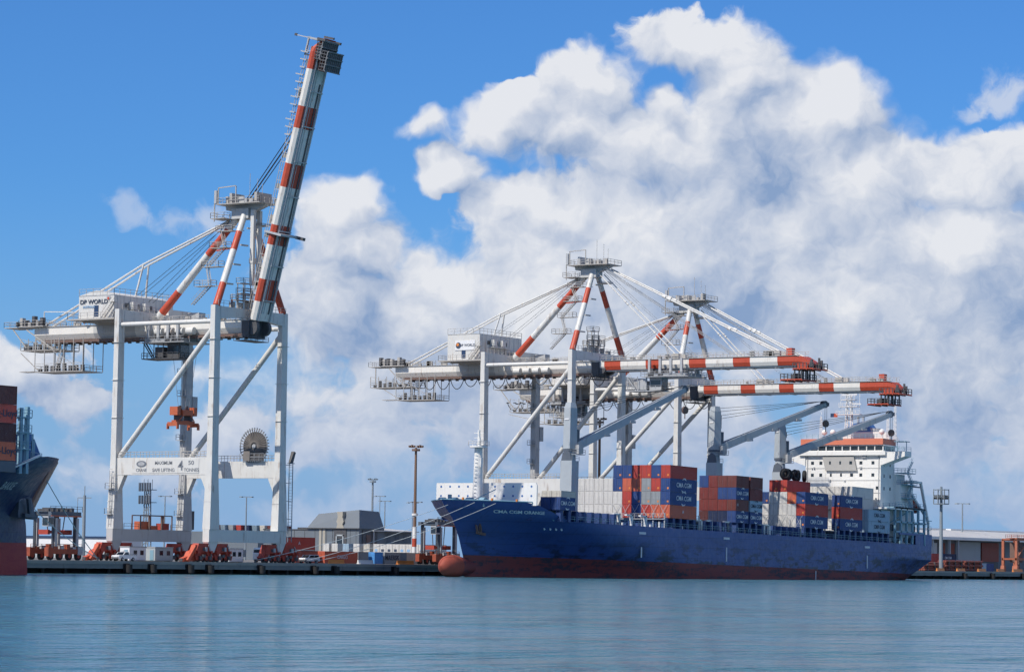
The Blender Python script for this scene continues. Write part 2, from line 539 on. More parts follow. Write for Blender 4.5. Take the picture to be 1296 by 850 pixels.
def text_geo(body, size=1., depth=.03):
    k = (body, size, depth)
    if k not in _tc:
        cv = bpy.data.curves.new('lettering', 'FONT')
        cv.body = body
        cv.size = size
        cv.extrude = depth / 2
        cv.offset = size * .012
        cv.align_x = 'CENTER'
        cv.align_y = 'CENTER'
        cv.resolution_u = 3
        ob = bpy.data.objects.new('lettering', cv)
        me = ob.to_mesh()
        _tc[k] = ([tuple(v.co) for v in me.vertices], [tuple(p.vertices) for p in me.polygons])
        ob.to_mesh_clear()
        bpy.data.objects.remove(ob)
        bpy.data.curves.remove(cv)
    return _tc[k]


def add_text(mb, body, c, size, face, sx=1., depth=.06, m=0):
    """lettering standing on a wall that faces -x or -y, centred at c"""
    vs, fs = text_geo(body, size, depth)
    c = Vector(c)
    if face == '-x': pts = [(c.x - z, c.y - x * sx, c.z + y) for x, y, z in vs]
    else: pts = [(c.x + x * sx, c.y - z, c.z + y) for x, y, z in vs]
    mb.add(pts, fs, m)

# ------------------------------------------------------------------ ground, quay and water
def water():
    m = bpy.data.materials.new('harbour_water')
    m.use_nodes = True
    t = NT(m.node_tree)
    b = m.node_tree.nodes['Principled BSDF']
    geo = t.n('ShaderNodeNewGeometry')
    pos = geo.outputs['Position']
    n = t.noise(pos, .012, 4, .6)
    t.l.new(t.mix(n, (.055, .155, .20), (.07, .18, .225)), b.inputs['Base Color'])
    b.inputs['Roughness'].default_value = .16
    b.inputs['IOR'].default_value = 1.33
    mp = t.n('ShaderNodeMapping')
    t.l.new(pos, mp.inputs[0])
    mp.inputs['Rotation'].default_value = (0, 0, R(33))
    mp.inputs['Scale'].default_value = (1., 1.25, 1.)
    w1 = t.noise(mp.outputs[0], .3, 4, .6)
    w2 = t.noise(mp.outputs[0], .06, 3, .55)
    mp2 = t.n('ShaderNodeMapping')
    t.l.new(pos, mp2.inputs[0])
    mp2.inputs['Rotation'].default_value = (0, 0, R(57))
    mp2.inputs['Scale'].default_value = (.05, .012, 1.)
    calm = t.ramp(t.noise(mp2.outputs[0], 1., 3, .6), .36, .62, .45, 1.)
    bp = t.n('ShaderNodeBump')
    bp.inputs['Distance'].default_value = 2.4
    t.l.new(calm, bp.inputs['Strength'])
    t.l.new(t.m('MULTIPLY_ADD', w2, 3.2, w1), bp.inputs['Height'])
    t.l.new(bp.outputs[0], b.inputs['Normal'])
    mb = MB()
    mb.add([(-6000, -6000, 0), (6000, -6000, 0), (6000, 6, 0), (-6000, 6, 0)], [(0, 1, 2, 3)])
    tag(mb.build('water', m), kind='structure')


water()
QZ = 2.3
mb = MB()
mb.add([(-9000, 14, QZ), (9000, 14, QZ), (9000, 9000, QZ), (-9000, 9000, QZ)], [(0, 1, 2, 3)])
tag(mb.build('ground', TARMAC), kind='structure')
mb = MB()
mb.box(-700, 900, 0, 14, 1.0, QZ)                        # deck slab with its edge beam
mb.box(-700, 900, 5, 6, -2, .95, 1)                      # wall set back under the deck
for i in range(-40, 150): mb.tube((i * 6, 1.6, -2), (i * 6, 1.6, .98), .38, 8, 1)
for i in range(-30, 60): mb.box(i * 18, i * 18 + 17.9, -.06, .0, 1.78, QZ + .04, 2)
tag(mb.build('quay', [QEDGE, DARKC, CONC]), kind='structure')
mb = MB()
for y in (4, 28.3):
    mb.box(-300, 600, y - .35, y + .35, QZ + .004, QZ + .02)
tag(mb.build('crane_rails', OXIDE), kind='structure')


def fender(x):
    m = MB()
    m.tube((x, -.75, .25), (x, -.75, 1.75), .62, 12)
    m.tube((x, -.75, .85), (x, -.75, 1.15), .28, 10)
    m.box(x - .9, x + .9, -.14, -.07, .5, 1.9)
    o = m.build('rubber_fender', BLACK, loc=(x, -.75, .25), smooth=40)
    return o


FX = [(-33, 'black rubber fender on the quay edge under the straddle carrier by the left ship'), (-26, 'black rubber fender on the quay edge below the white flatbed ute'),
      (-15, 'first black fender right of the ute on the quay edge, below red bogies'), (-9, 'black fender on the quay edge just before the white front leg of the tall crane'),
      (7, 'black fender on the quay edge between the front legs of the boom-up crane'), (24.5, 'black fender on the quay edge between the crane and the white car'),
      (31.5, 'black rubber fender on the quay edge directly below the white four-wheel drive'), (52.5, 'black rubber fender on the quay edge below the orange yard container'),
      (84, 'black fender on the quay edge nearest the red bulb of the blue ship'), (341, 'black fender on the quay edge below the left end of the rusty pipes'),
      (361, 'black fender on the quay edge below the middle of the rusty pipes'), (384, 'black fender on the quay edge below the blue tank container'),
      (404, 'rightmost black fender on the quay edge, below the orange gantry')]
f0 = fender(0)
for i, (x, lb) in enumerate(FX):
    o = f0 if i == 0 else f0.copy()
    if i: COL.objects.link(o)
    o.location.x = x
    tag(o, lb, 'fender', 'rubber fenders along the quay edge')

# ------------------------------------------------------------------ ship-to-shore cranes
_wheel = {}


def scaffold(mb, x0, x1, y0, y1, z, ztop, n=4):
    """a railed hanging platform on posts"""
    mb.deck(x0, x1, y0, y1, z, .16, 1.15)
    for i in range(n):
        y = y0 + (y1 - y0) * i / (n - 1)
        for x in (x0, x1):
            mb.bar((x, y, z), (x, y, ztop), .13)
    mb.bar((x0, y0, z), (x0, y1, ztop), .09)
    mb.bar((x0, y1, z + 1.6), (x0, y0, z + 1.6), .09)
    for i in range(n + 2):
        y = y0 + (y1 - y0) * (i + .4) / (n + 2)
        mb.box(x0 + .4, x0 + 1.0, y - .3, y + .3, z, z + random.uniform(.5, 1.8), 1)


def crane(xc, hw, label, up, zt, th, trolley, extras, name_scale=1., cables=False, house_text=1):
    """xc: centre along the quay, hw: half leg spacing, zt: top of girder, th: dict of options"""
    g = thing('gantry_crane', label, 'crane', (xc, 4, QZ), 'ship-to-shore gantry cranes on the quay')
    zl = zt + 2.2                                        # leg tops
    ya, yb = 4., 28.3
    X = (xc - hw, xc + hw)
    # --- legs, tapered, wide below the portal
    for iy, y in enumerate((ya, yb)):
        for ix, x in enumerate(X):
            m = MB()
            secs = [(8.62, 3.0, 1.9), (18.8, 2.15, 1.5), (22.9, 1.95, 1.35), (zl, 1.75, 1.1)]
            m.loft([[(x + sx * w / 2, y + sy * d / 2, z) for sx, sy in ((-1, -1), (1, -1), (1, 1), (-1, 1))] for z, w, d in secs])
            for z in (14, 30.5, 38, 45.5): m.box(x - 1.15, x + 1.15, y - .78, y + .78, z, z + .08) if z > 20 else m.box(x - 1.35, x + 1.35, y - .9, y + .9, z, z + .06)
            lg = m.build('leg', WHITE if (iy == 0 or ix == 0) else GREYW, g)  # far inland leg greyed, its shade put into the white paint
            if iy == 1:
                a = MB()                                  # landings with caged ladders on the inland legs
                xo = x - 1.2 if ix else x + 1.2
                for z in (11.5, 16, 27, 31.5, 36, 40.5, 45) if ix else (11.5, 16.5):
                    a.deck(x - 2.1, x - .95, y - .7, y + .9, z, .12, 1.1, sides='xyY')
                for yy in (y - .3, y + .3): a.bar((x - 1.5, yy, 9), (x - 1.5, yy, 46 if ix else 20), .09)
                for k in range(30 if ix else 10): a.box(x - 1.54, x - 1.46, y - .3, y + .3, 9.5 + k * 1.2, 9.58 + k * 1.2)
                if ix:
                    a.box(x + 1., x + 1.25, y - .5, y - .2, 9, 46)
                    a.box(x + 1., x + 1.25, y + .3, y + .6, 9, 46)
                    a.box(x + .95, x + 2.5, y - .8, y + .9, 32.5, 36, 0)
                    a.box(x + .95, x + 2.3, y - .8, y + .8, 8.8, 12.6, 1)
                a.build('access_ladder', [GALV, DARKST], lg)
    # --- sill beams along the rails
    for y in (ya, yb):
        m = MB()
        m.box(X[0] - 1.5, X[1] + 1.5, y - .8, y + .8, 6.2, 8.6)
        for x in X: m.prism([(x - 1.6, 6.2), (x + 1.6, 6.2), (x + .45, 4.2), (x - .45, 4.2)], 'y', y - .6, y + .6)
        m.build('sill_beam', WHITE if y == ya else GREYW, g)  # inland beam greyed, its dimmer light put into the colour
    # --- portal beams with railing
    for ix, x in enumerate(X):
        m = MB()
        m.box(x - .6, x + .6, ya + .65, yb - .65, 19.2, 22.6)
        for y, s in ((ya, 1), (yb, -1)): m.prism([(y + s * .7, 19.2), (y + s * 2.6, 19.2), (y + s * .8, 15.5)], 'x', x - .55, x + .55)
        pb = m.build('portal_beam', WHITE, g)
        m = MB()
        m.rail([(x - .55, ya + .9, 22.6), (x - .55, yb - .9, 22.6)], 1.15, m=0)
        m.rail([(x + .55, ya + .9, 22.6), (x + .55, yb - .9, 22.6)], 1.15, m=0)
        m.build('railing', RAILM, pb)
        if ix == 0 and extras.get('plate'):
            m = MB()
            m.box(x - .68, x - .6, 6.8, 23.6, 19.5, 22.3)
            pl = m.build('capacity_sign', WHITE, pb)
            m = MB()
            fx = x - .69
            m.tube((fx - .03, 21.2, 21.35), (fx, 21.2, 21.35), .62, 20)
            vv = m.v[:]
            m.v = [(a, 21.2 + (b - 21.2) * 2.1, c) for a, b, c in vv]
            add_text(m, 'CRANE', (fx, 21.2, 20.1), .85, '-x')
            add_text(m, 'MAXIMUM', (fx, 15.6, 21.5), .95, '-x')
            add_text(m, 'SAFE LIFTING', (fx, 15.6, 20.1), .95, '-x')
            add_text(m, '4', (fx, 11.3, 20.9), 2.7, '-x')
            add_text(m, '50', (fx, 8.7, 21.5), 1.15, '-x', 1.3)
            add_text(m, 'TONNES', (fx, 8.6, 20.1), .95, '-x')
            m.build('lettering', mat('faded_lettering', (.16, .18, .21), .6, .2, 3.), pl)
            m = MB()
            m.tube((fx - .08, 21.2, 21.35), (fx - .05, 21.2, 21.35), .4, 16)
            m.v = [(a, 21.2 + (b - 21.2) * 2.1, c) for a, b, c in m.v]
            add_text(m, 'CO', (fx - .09, 21.2, 21.35), .6, '-x', 1, .04)
            m.mi = [0 if i < len(m.mi) - 2 else 0 for i in range(len(m.mi))]
            m.build('emblem', GALV, pl)
        # top tie and diagonal
        m = MB()
        m.tube((x, ya + .55, zt - .9), (x, yb - .55, zt - .9), .45, 12)
        m.build('tie_pipe', WHITE, g, 40)
        m = MB()
        m.tube((x, yb - .9, 22.8), (x, ya + .6, zl - 4.6), .55, 12)
        m.build('brace', WHITE, g, 40)
    # --- top cross beams
    for y in (ya, yb):
        m = MB()
        zb = zt - .4
        m.loft([[(x, y - .65, zlo), (x, y + .65, zlo), (x, y + .65, zl - .15), (x, y - .65, zl - .15)] for x, zlo in
                ((X[0] + .85, zl - 2.6), (xc - 3.5, zl - 2.0), (xc + 3.5, zl - 2.0), (X[1] - .85, zl - 2.6))])
        cbm = m.build('cross_beam', WHITE, g)
        m = MB()
        m.rail([(X[0], y - .65, zl - .15), (X[1], y - .65, zl - .15)], 1.15)
        if y == ya:
            for k, (bx, by, h, w) in enumerate(((xc - 1.8, y + .2, 5.2, .9), (xc - 3.4, y + .5, 2.8, .8), (xc + .2, y - .2, 3.2, .9))):
                for sx in (-1, 1):
                    for sy in (-1, 1): m.bar((bx + sx * w, by + sy * w, zl - .15), (bx + sx * w, by + sy * w, zl + h), .14)
                for z in (1.6, 3.0, 5.0):
                    if z <= h: m.deck(bx - w - .5, bx + w + .5, by - w, by + w, zl + z, .12, 1.0)
            for k in range(5): m.box(xc - 6 + k * 2.6, xc - 5.2 + k * 2.6, y - .4, y + .5, zl - .15, zl + random.uniform(.5, 1.5))
        m.build('railing', RAILM, cbm)
    # --- girder
    prof = [(-2.3, 0), (2.3, 0), (2.3, -1.55), (1.7, -2.6), (-1.7, -2.6), (-2.3, -1.55)]
    bprof = th.get('section') or [(-2.5, 0), (2.5, 0), (2.5, -1.25), (2.15, -2.1), (-2.15, -2.1), (-2.5, -1.25)]
    y_end = th.get('yend', 60.)
    m = MB()
    segs = [(y_end, 0), (y_end - 4.5, 1), (y_end - 4.5, 0), (38.5, 0), (32.5, 2), (29, 0), (ya - 1.5, 0)]
    m.loft([[(xc + a, y, zt + b) for a, b in prof] for y in (y_end, 42.5, 31.5, ya - 1.6)], ms=[0, 1, 0])
    for s in (-1, 1):
        m.box(xc + s * 1.9 - .35, xc + s * 1.9 + .35, ya - 1.6, y_end - 2, zt - 3.25, zt - 2.76, 2)
        for k in range(26): m.box(xc + s * 2.2 - .2, xc + s * 2.2 + .2, 4 + k * 2.15, 4.7 + k * 2.15, zt - 3.5, zt - 3.26, 3)
    gd = m.build('girder', [CREAM, GREYW, OXIDE, DARKST], g)
    m = MB()
    for s in (-1, 1):
        m.box(xc + s * 2.25 - .25, xc + s * 2.25 + .25, ya, y_end, zt + .02, zt + .1)
        m.rail([(xc + s * 2.46, ya, zt + .1), (xc + s * 2.46, y_end, zt + .1)], 1.1, 1.7)
    random.seed(int(xc))
    for k in range(16):
        y = random.uniform(6, y_end - 2)
        m.box(xc - 2.4, xc - 1.9, y, y + random.uniform(.4, 1.6), zt + .1, zt + random.uniform(.5, 1.2))
    m.build('walkway', RAILM, gd)
    # --- back end platforms
    m = MB()
    m.deck(xc - 3.6, xc + 3.6, y_end - 3.5, y_end + 3.3, zt + .3, .18, 1.2)
    m.deck(xc - 3.9, xc + 1, y_end + 3.3, y_end + 7, zt + .1, .15, 1.1)
    for k in range(7):
        y = y_end - 3 + k * 1.1
        m.box(xc - 3.3, xc - 2.3, y, y + .7, zt + .3, zt + random.uniform(1, 2.4), 0 if k % 2 else 1)
    for (y0, y1, z) in th['hang']: scaffold(m, xc - 3.6, xc + 2.6, y0, y1, z, zt - 2.4, 6)
    (a0, a1, za), (b0, b1, zb2) = th['hang']
    m.stair((xc - 3.0, a0 - .5, za), (xc - 3.0, (b0 + b1) / 2 + 1, zb2), .9)
    m.bar((xc - 3.6, y_end + 5, zt), (xc - 3.6, a1 - 1.5, za + .5), .2)
    m.bar((xc - 3.6, y_end + 1, zt - .5), (xc - 3.6, a0 + 1.5, za), .2)
    m.bar((xc - 3.6, y_end + 2.4, za - .6), (xc - 3.6, b1 - 1, zb2 + .2), .16)
    m.deck(xc - 3.6, xc - 1.2, b1 - .2, b1 + 4.2, zb2 + .1, .12, .2, sides='')
    m.build('end_platform', [RAILM, DARKST], g)
    if extras.get('lattice'):
        m = MB()
        for a, b in (((56.2, .4), (56.2, 3.3)), ((56.2, 3.3), (48.2, 3.0)), ((48.2, 3.0), (48.2, 2.6))): m.bar((xc - 2, a[0], zt + a[1]), (xc - 2, b[0], zt + b[1]), .16)
        m.bar((xc - 3, 44.5, zt + .5), (xc - 3, 40.5, zt + 2.2), .3, m=1)
        m.build('pipe_frame', [WHITE, ORANGE], g)
    # --- boom (local frame: s outward along the boom, n up from its top)
    hz, hy = zt, ya - 2.2
    nb = bprof[3][1]
    A = R(th['angle']) if up else 0.
    cA, sA = math.cos(A), math.sin(A)

    def bx(x, s, n): return (xc + x, hy - s * cA + n * sA, hz + s * sA + n * cA)
    L = th.get('len', 47.)
    bands, t = [], 0.
    for (r0, r1) in th['bands']:
        if r0 > t: bands.append((t, r0, 0))
        bands.append((r0, r1, 1))
        t = r1
    m = MB(bx)
    cuts = [bands[0][0]] + [b[1] for b in bands]
    m.loft([[(a, s, b) for a, b in bprof] for s in cuts], ms=[b[2] for b in bands])
    e = cuts[-1]
    hd = th.get('hd', 0.)
    m.loft([[(a, e + .01, b) for a, b in bprof], [(a * .95, e + .8 + hd * .4, b - .1) for a, b in bprof], [(a * .7, e + 3 + hd, -1.9 + b * .3) for a, b in bprof]], 1)
    for sg in (-1, 1):
        m.box(sg * 1.75 - .12, sg * 1.75 + .12, 0, e, nb - .35, nb - .01, 2)
    m.box(.85, 1.25, 1.5, e - 6, nb - .1, nb - .003, 3)
    m.box(-1.2, -1.0, 1.5, e - 2, nb - .08, nb - .003, 4)
    m.box(-.5, -.38, 1.5, e - 2, nb - .08, nb - .003, 2)
    for k in range(int(e / 7)): m.box(-2.0, 2.0, 4 + k * 7, 4.25 + k * 7, nb - .5, nb - .42, 2)
    bo = m.build('boom', [CREAM, RED, GREYW, DARKST, GALV], g)
    m = MB(bx)
    for sg in (-1, 1):
        m.box(sg * 2.45 - .25, sg * 2.45 + .25, .5, e + 1, .02, .1)
        n = int(e / 1.8)
        for k in range(n + 1):
            s = e * k / n
            m.box(sg * 2.66 - .05, sg * 2.66 + .05, s - .05, s + .05, .1, 1.2)
        for h in (.65, 1.18): m.box(sg * 2.66 - .045, sg * 2.66 + .045, .5, e + 1, h - .045, h + .045)
    random.seed(int(xc) + 5)
    for k in range(9):
        s = random.uniform(3, e - 2)
        m.box(-2.5, -2.0, s, s + random.uniform(.3, 1.4), .1, random.uniform(.6, 1.4))
    for sg in (-1, 1):                                   # stay lugs
        for s in th.get('stay', (20., 45.5)):
            m.box(sg * 1.6 - .5, sg * 1.6 + .5, s - .9, s + .9, 0, 1.3)
    m.build('boom_walkway', RAILM, bo)
    m = MB(bx)                                           # platforms at the boom head
    hw2 = 2.5 if up else 3.6
    for (s0, s1, n0, tt) in ((e - 1.2, e + 2.4, -2.2, .2), (e - 3.2, e + .6, -3.9, .2)) if up else ((e - 1.5 + hd, e + 3.6 + hd, -2.9, .2), (e - 4.6 + hd, e + .8 + hd, -5.3, .22)):
        for k in range(17): m.box(-hw2 + k * hw2 / 8.2, -hw2 + .18 + k * hw2 / 8.2, s0, s1, n0 - tt, n0, k % 2)
        for k in range(4): m.box(-hw2, hw2, s0 + (s1 - s0) * k / 3 - .12, s0 + (s1 - s0) * k / 3 + .12, n0 - tt - .2, n0 - tt - .01)
        for k in range(7):
            s = s0 + (s1 - s0) * k / 6
            for x in (-hw2 + .05, hw2 - .05): m.box(x - .08, x + .08, s - .08, s + .08, n0, n0 + 1.25, 1)
        for k in range(5):
            x = (-1 + k / 2) * (hw2 - .1)
            for s in (s0, s1): m.box(x - .07, x + .07, s - .07, s + .07, n0, n0 + 1.25, 1)
        for h in (.6, 1.2):
            for x in (-hw2 + .05, hw2 - .05): m.box(x - .05, x + .05, s0, s1, n0 + h - .05, n0 + h + .05, 1)
            for s in (s0, s1): m.box(-hw2 + .05, hw2 - .05, s - .05, s + .05, n0 + h - .05, n0 + h + .05, 1)
    for s in (e - 1.2 + hd, e + .5 + hd):
        for x in (-hw2 + .4, hw2 - .4, -1, 1): m.box(x - .14, x + .14, s - .14, s + .14, -3.9 if up else -5.3, -2.2 if up else -2.9, 1)
    m.box(-2.3, 2.3, e - 1 + hd, e + 1.6 + hd, -2.1 if up else -2.9, -1.2 if up else -1.9)
    for k in range(6): m.box(-2.2 + k * .75, -1.7 + k * .75, e - 2.6 + hd, e - 1.9 + hd, -3.9 if up else -5.3, -2.9 + .3 * (k % 2) if up else -4.2 + .3 * (k % 2), 1)
    for x in (-2.5, 2.5): m.box(x - .2, x + .2, e + 2.4 + hd, e + 2.9 + hd, -2.9, -.9, 1)
    m.box(-.2, .2, e + 3.1 + hd, e + 3.5 + hd, -2.9, -.5, 1)
    m.box(-.8, .8, e - 3, e - 1.6, .1, 1.9)
    m.build('boom_head_platform', [RED, DARKST] if not up else [mat('boom_head_steel', (.17, .18, .19), .6, .3, 1.), DARKST], bo)
    if up:
        m = MB(bx)                                       # gantry frame round the tip, anemometer arm and the collar near the apex
        m.box(-2.5, 2.5, e + 2.3, e + 2.7, -2.2, 1.6)
        for x in (-2.4, 2.4):
            m.box(x - .16, x + .16, e - 1, e + 2.5, 1.2, 1.5)
            m.box(x - .16, x + .16, e - 1, e - .7, 0, 1.5)
        m.box(-2.6, -2.45, e + 2.4, e + 2.6, 1.4, 4.4)
        m.box(-2.7, -2.35, e + 2.3, e + 2.8, 4.3, 4.8, 1)
        for k in range(12): m.box(-3.1, -2.6, e - 17 + k * 1.5, e - 16.75 + k * 1.5, .3, 1.5 + .3 * (k % 3))
        m.box(-3.2, 3.2, 17.3, 17.7, -3.2, 1.0)
        m.box(2.2, 3.0, 17.2, 17.8, -4.6, -2.6, 1)
        m.build('tip_frame', [GALV, DARKST], bo)
    # --- hinge
    m = MB()
    for s in (-1, 1): m.disc((xc + s * 1.9, hy, hz - 1.6), 'x', 1.5, .9, 18)
    m.box(xc - 2.6, xc + 2.6, hy + .3, hy + 2.2, hz - 3.6, hz - .2)
    for k in range(3): m.deck(xc - 3.6, xc + 3.6, hy + .2, hy + 3.4, hz - 4.1 - k * .01, .14, .9) if k == 0 else None
    m.build('boom_hinge', DARKST, g, 40)
    # --- machinery house
    hx0, hx1, hy0, hy1, hz0, hz1 = xc - 9.3, xc + 9.2, 31.2, 40.4, zt + .62, zt + th.get('hh', 5.4)
    m = MB()
    rg = th.get('ridge', 1.0)
    m.loft([[(x, hy0, hz0), (x, hy1, hz0), (x, hy1, hz1), (x, (hy0 + hy1) / 2, hz1 + rg), (x, hy0, hz1)] for x in (hx0, hx1)])
    m.box(hx0 - .06, hx0 - .01, hy0, hy1, hz1 - .12, hz1, 1)
    for k in range(9): m.box(hx0 + 1 + k * 2, hx0 + 1.08 + k * 2, hy0 - .04, hy0 - .005, hz0, hz1 - .1, 1)
    h = m.build('machinery_house', [WHITE, GALV], g)
    m = MB()
    m.box(hx0 - .1, hx0 - .02, 35.2, 36.3, hz0 + .5, hz0 + 2.7)
    m.build('house_door', NAVY, h)
    m = MB()
    for k, x in enumerate((hx0 + 3.3, hx0 + 6.5, hx0 + 10.5)): m.box(x, x + 1.3, hy0 - .12, hy0 - .02, hz1 - 2.4, hz1 - 1.5, 0)
    m.box(hx0 + 4.5, hx0 + 5.9, hy0 - 1.2, hy0 - .05, hz1 - 2.7, hz1 - 1.2, 1)
    m.box(hx0 + 8.3, hx0 + 9.7, hy0 - 1.2, hy0 - .05, hz1 - 2.7, hz1 - 1.2, 1)
    m.box(hx0 + 4, hx0 + 12, hy0 - 1.4, hy0 - .02, hz1 - 3.1, hz1 - 2.9, 1)
    m.build('vents', [DARKST, WHITE], h)
    m = MB()
    m.deck(hx0 - 1.7, hx1 + 1, hy0 - 1.5, hy1 + 1.5, hz0 - .02, .3, 1.15)
    m.rail([(hx0, hy0, hz1), (hx0, hy1, hz1)], 1.3)
    m.rail([(hx0, hy0, hz1), (hx1, hy0, hz1), (hx1, hy1, hz1)], 1.3)
    for k in range(5): m.box(xc - 8 + k * 3.7, xc - 7.2 + k * 3.7, hy0, hy1, hz0 - .62, hz0 - .33)
    m.stair((hx0 - .9, hy0 + 2.2, hz0), (hx0 - .9, hy0 - .6, hz0 + 3.2), .8)
    m.box(hx0 - 1.6, hx0 - .3, hy0 - 1.2, hy0, hz0 + 3.1, hz0 + 3.2)
    m.build('house_platform', RAILM, h)
    if house_text == 1:
        m = MB()
        add_text(m, 'DP WORLD', (hx0 - .1, 36.4, hz1 - 1.35), 1.25, '-x', 1.12)
        m.build('lettering', LETTERD, h)
        m = MB()
        add_text(m, 'AUSTRALIA', (hx0 - .1, 37.7, hz1 - 2.35), .62, '-x')
        m.build('lettering', SKYBL, h)
        m = MB()
        m.tube((hx0 - .12, 32.6, hz1 - .5), (hx0 - .02, 32.6, hz1 - .5), .5, 14, 0)
        m.tube((hx0 - .17, 32.6, hz1 - .75), (hx0 - .125, 32.6, hz1 - .75), .28, 12, 1)
        m.build('emblem', [GALV, RED], h)
    elif house_text == 2:
        m = MB()
        m.box(hx0 - .14, hx0 - .03, 32.5, 38.2, hz1 - 3.9, hz1 - 1.6)
        sg = m.build('sign_panel', SIGNW, h)
        m = MB()
        add_text(m, 'DP WORLD', (hx0 - .16, 34.6, hz1 - 2.75), .85, '-x')
        m.build('lettering', LETTERD, sg)
        m = MB()
        m.tube((hx0 - .2, 37.2, hz1 - 2.75), (hx0 - .145, 37.2, hz1 - 2.75), .75, 16, 0)
        m.tube((hx0 - .26, 37.35, hz1 - 2.55), (hx0 - .21, 37.35, hz1 - 2.55), .38, 12, 1)
        m.build('emblem', [LETTERD, YELL], sg)
    m = MB()                                             # electrical room and winch clutter seaward of the house
    m.box(xc + 3.5, xc + 12, 27.6, 30.9, zt + .6, zt + 3.2, 0)
    m.box(xc + 9.4, xc + 11.5, 24.5, 27.4, zt + .1, zt + 3.0, 1)
    m.deck(xc + 2.5, xc + 12, 24, 31, zt + .5, .2, 1.2)
    m.build('winch_deck', [WHITE, GALV], g)
    for k in range(4):
        m = MB()
        m.tube((xc - 3.2 + k * .1, 25.2 - k * 2.6, zt - 1.9), (xc - 3.2 + k * .1, 23.4 - k * 2.6, zt - 1.9), .75, 12, 0)
        m.build('rope_drum', WHITE, gd, 40)
    # --- apex and A frame
    az_, ay = th['apex'], 5.4
    r = .72
    bd = [(0, .24, 1), (.24, .6, 0), (.6, .8, 1), (.8, 1, 0)]
    for s in (-1, 1):
        m = MB()
        m.tube((xc + s * (hw - .1), ya, zl - .1), (xc + s * 1.1, ay - .4, az_ - .5), r, 12, bands=bd, r2=.62)
        m.build('a_frame_leg', [WHITE, RED], g, 40)
    m = MB()
    m.tube((xc, 27.3, zt + 1.3), (xc, ay + 2.4, az_ - 1.2), .8, 12, bands=[(0, .05, 0), (.05, .27, 1), (.27, .64, 0), (.64, .9, 1), (.9, 1, 0)], r2=.7)
    m.build('back_leg', [WHITE, RED], g, 40)
    m = MB()
    m.box(xc - 1.5, xc + 1.5, ay - 1.6, ay + 2.6, az_ - 1.4, az_ + .6)
    m.prism([(ay - 5.4, az_ + 1.6), (ay - 4.8, az_ + .9), (ay - 1.4, az_ - .3), (ay + 4.6, az_ + .5), (ay + 4.8, az_ + 1.4)], 'x', xc - .7, xc + .7)
    for s in (-1, 1): m.disc((xc + s * 1.0, ay + .6, az_ + 2.2), 'x', .85, .35, 16)
    ap = m.build('apex_head', GREYW, g)
    m = MB()
    m.deck(xc - 3.4, xc + 3.2, ay - 5.8, ay + 5.2, az_ + 1.5, .16, 1.15)
    for k in range(9): m.box(xc - 3. + random.uniform(0, 4), xc - 2.2 + random.uniform(0, 4.5), ay - 4.5 + k, ay - 3.9 + k, az_ + 1.5, az_ + random.uniform(2.2, 3.6), k % 2)
    for a, b in (((ay + 4.6, 1.5), (ay + 4.6, 4.7)), ((ay + 4.6, 4.7), (ay + .2, 4.9)), ((ay + .2, 4.9), (ay + .2, 1.5)), ((ay + 5.5, -2), (ay + 5.5, 3.8))):
        m.bar((xc - 3.3, a[0], az_ + a[1]), (xc - 3.3, b[0], az_ + b[1]), .18)
    m.deck(xc - 3.4, xc + .5, ay + 3, ay + 6.4, az_ - 1.3, .12, 1.1)
    m.box(xc - 3.5, xc - 2.9, ay + 4.9, ay + 5.5, az_ + 1.6, az_ + 4.2, 1)
    m.deck(xc + .5, xc + 3.4, ay - 3.4, ay - .8, az_ - 2.6, .14, .3)
    for (yy, hh) in ((ay - 1.5, 7.5), (ay - 3.4, 6.4), (ay - 4.6, 5.2)): m.bar((xc - 1, yy, az_ + 1.5), (xc - 1, yy, az_ + hh), .07)
    m.build('apex_platform', [RAILM, GALV], ap)
    m = MB()                                             # zig-zag stairs beside the front leg
    zs = [zl + .2, zl + 4, zl + 8, zl + 12, zl + 15.5]
    for k in range(4):
        f0, f1 = (zs[k] - zl) / (az_ - zl), (zs[k + 1] - zl) / (az_ - zl)
        x0, x1 = xc - hw * (1 - f0) - .2, xc - hw * (1 - f1) - .2
        y0, y1 = (7.2, 9.2) if k % 2 else (9.2, 7.2)
        m.deck(x1 - 1, x1 + .8, 6.2, 10.4, zs[k + 1], .12, 1.1)
        m.stair((x0, y0 if k % 2 else y0 + .6, zs[k]), (x1, y1 + (.6 if k % 2 else 0), zs[k + 1]), .8)
        m.box(x1 - .2, x1 + .6, 4.4, 6.2, zs[k + 1] - .1, zs[k + 1])
        m.bar((x1 + .4, 3.6, zs[k + 1] + .4), (x1 + 2.4, 3.4, zs[k + 1] + .4), .3)
    m.bar((xc - hw * .36, 4.6, zl + 12), (xc - .3, 12.5, zl + 12), .28, m=1)
    m.build('access_stair', [RAILM, RED], g)
    # --- stays and ropes
    for s in (-1, 1):
        m = MB()
        p0, p1, p2 = Vector((xc + s * .5, ay + 4, az_ - 1.6)), Vector((xc + s * .8, 30.9, zt + 12.2)), Vector((xc + s * 1.2, y_end - 1, zt))
        m.tube(p0, p1, .22, 8)
        m.tube(p1, p2, .22, 8)
        m.tube((xc + s * .8, 30.9, zt + 12.2), (xc + s * 1.6, 32.2, hz1 + .2), .2, 8)
        m.build('backstay', WHITE, g, 40)
    m = MB()
    for s in (-.7, .7):
        m.tube((xc + s, ay + 2, az_ - .2), (xc + s, 32.5, hz1 + .5), .05, 5)
        m.tube((xc + s, ay + 2, az_ - .4), (xc + s, 29.5, hz1 - 1), .05, 5)
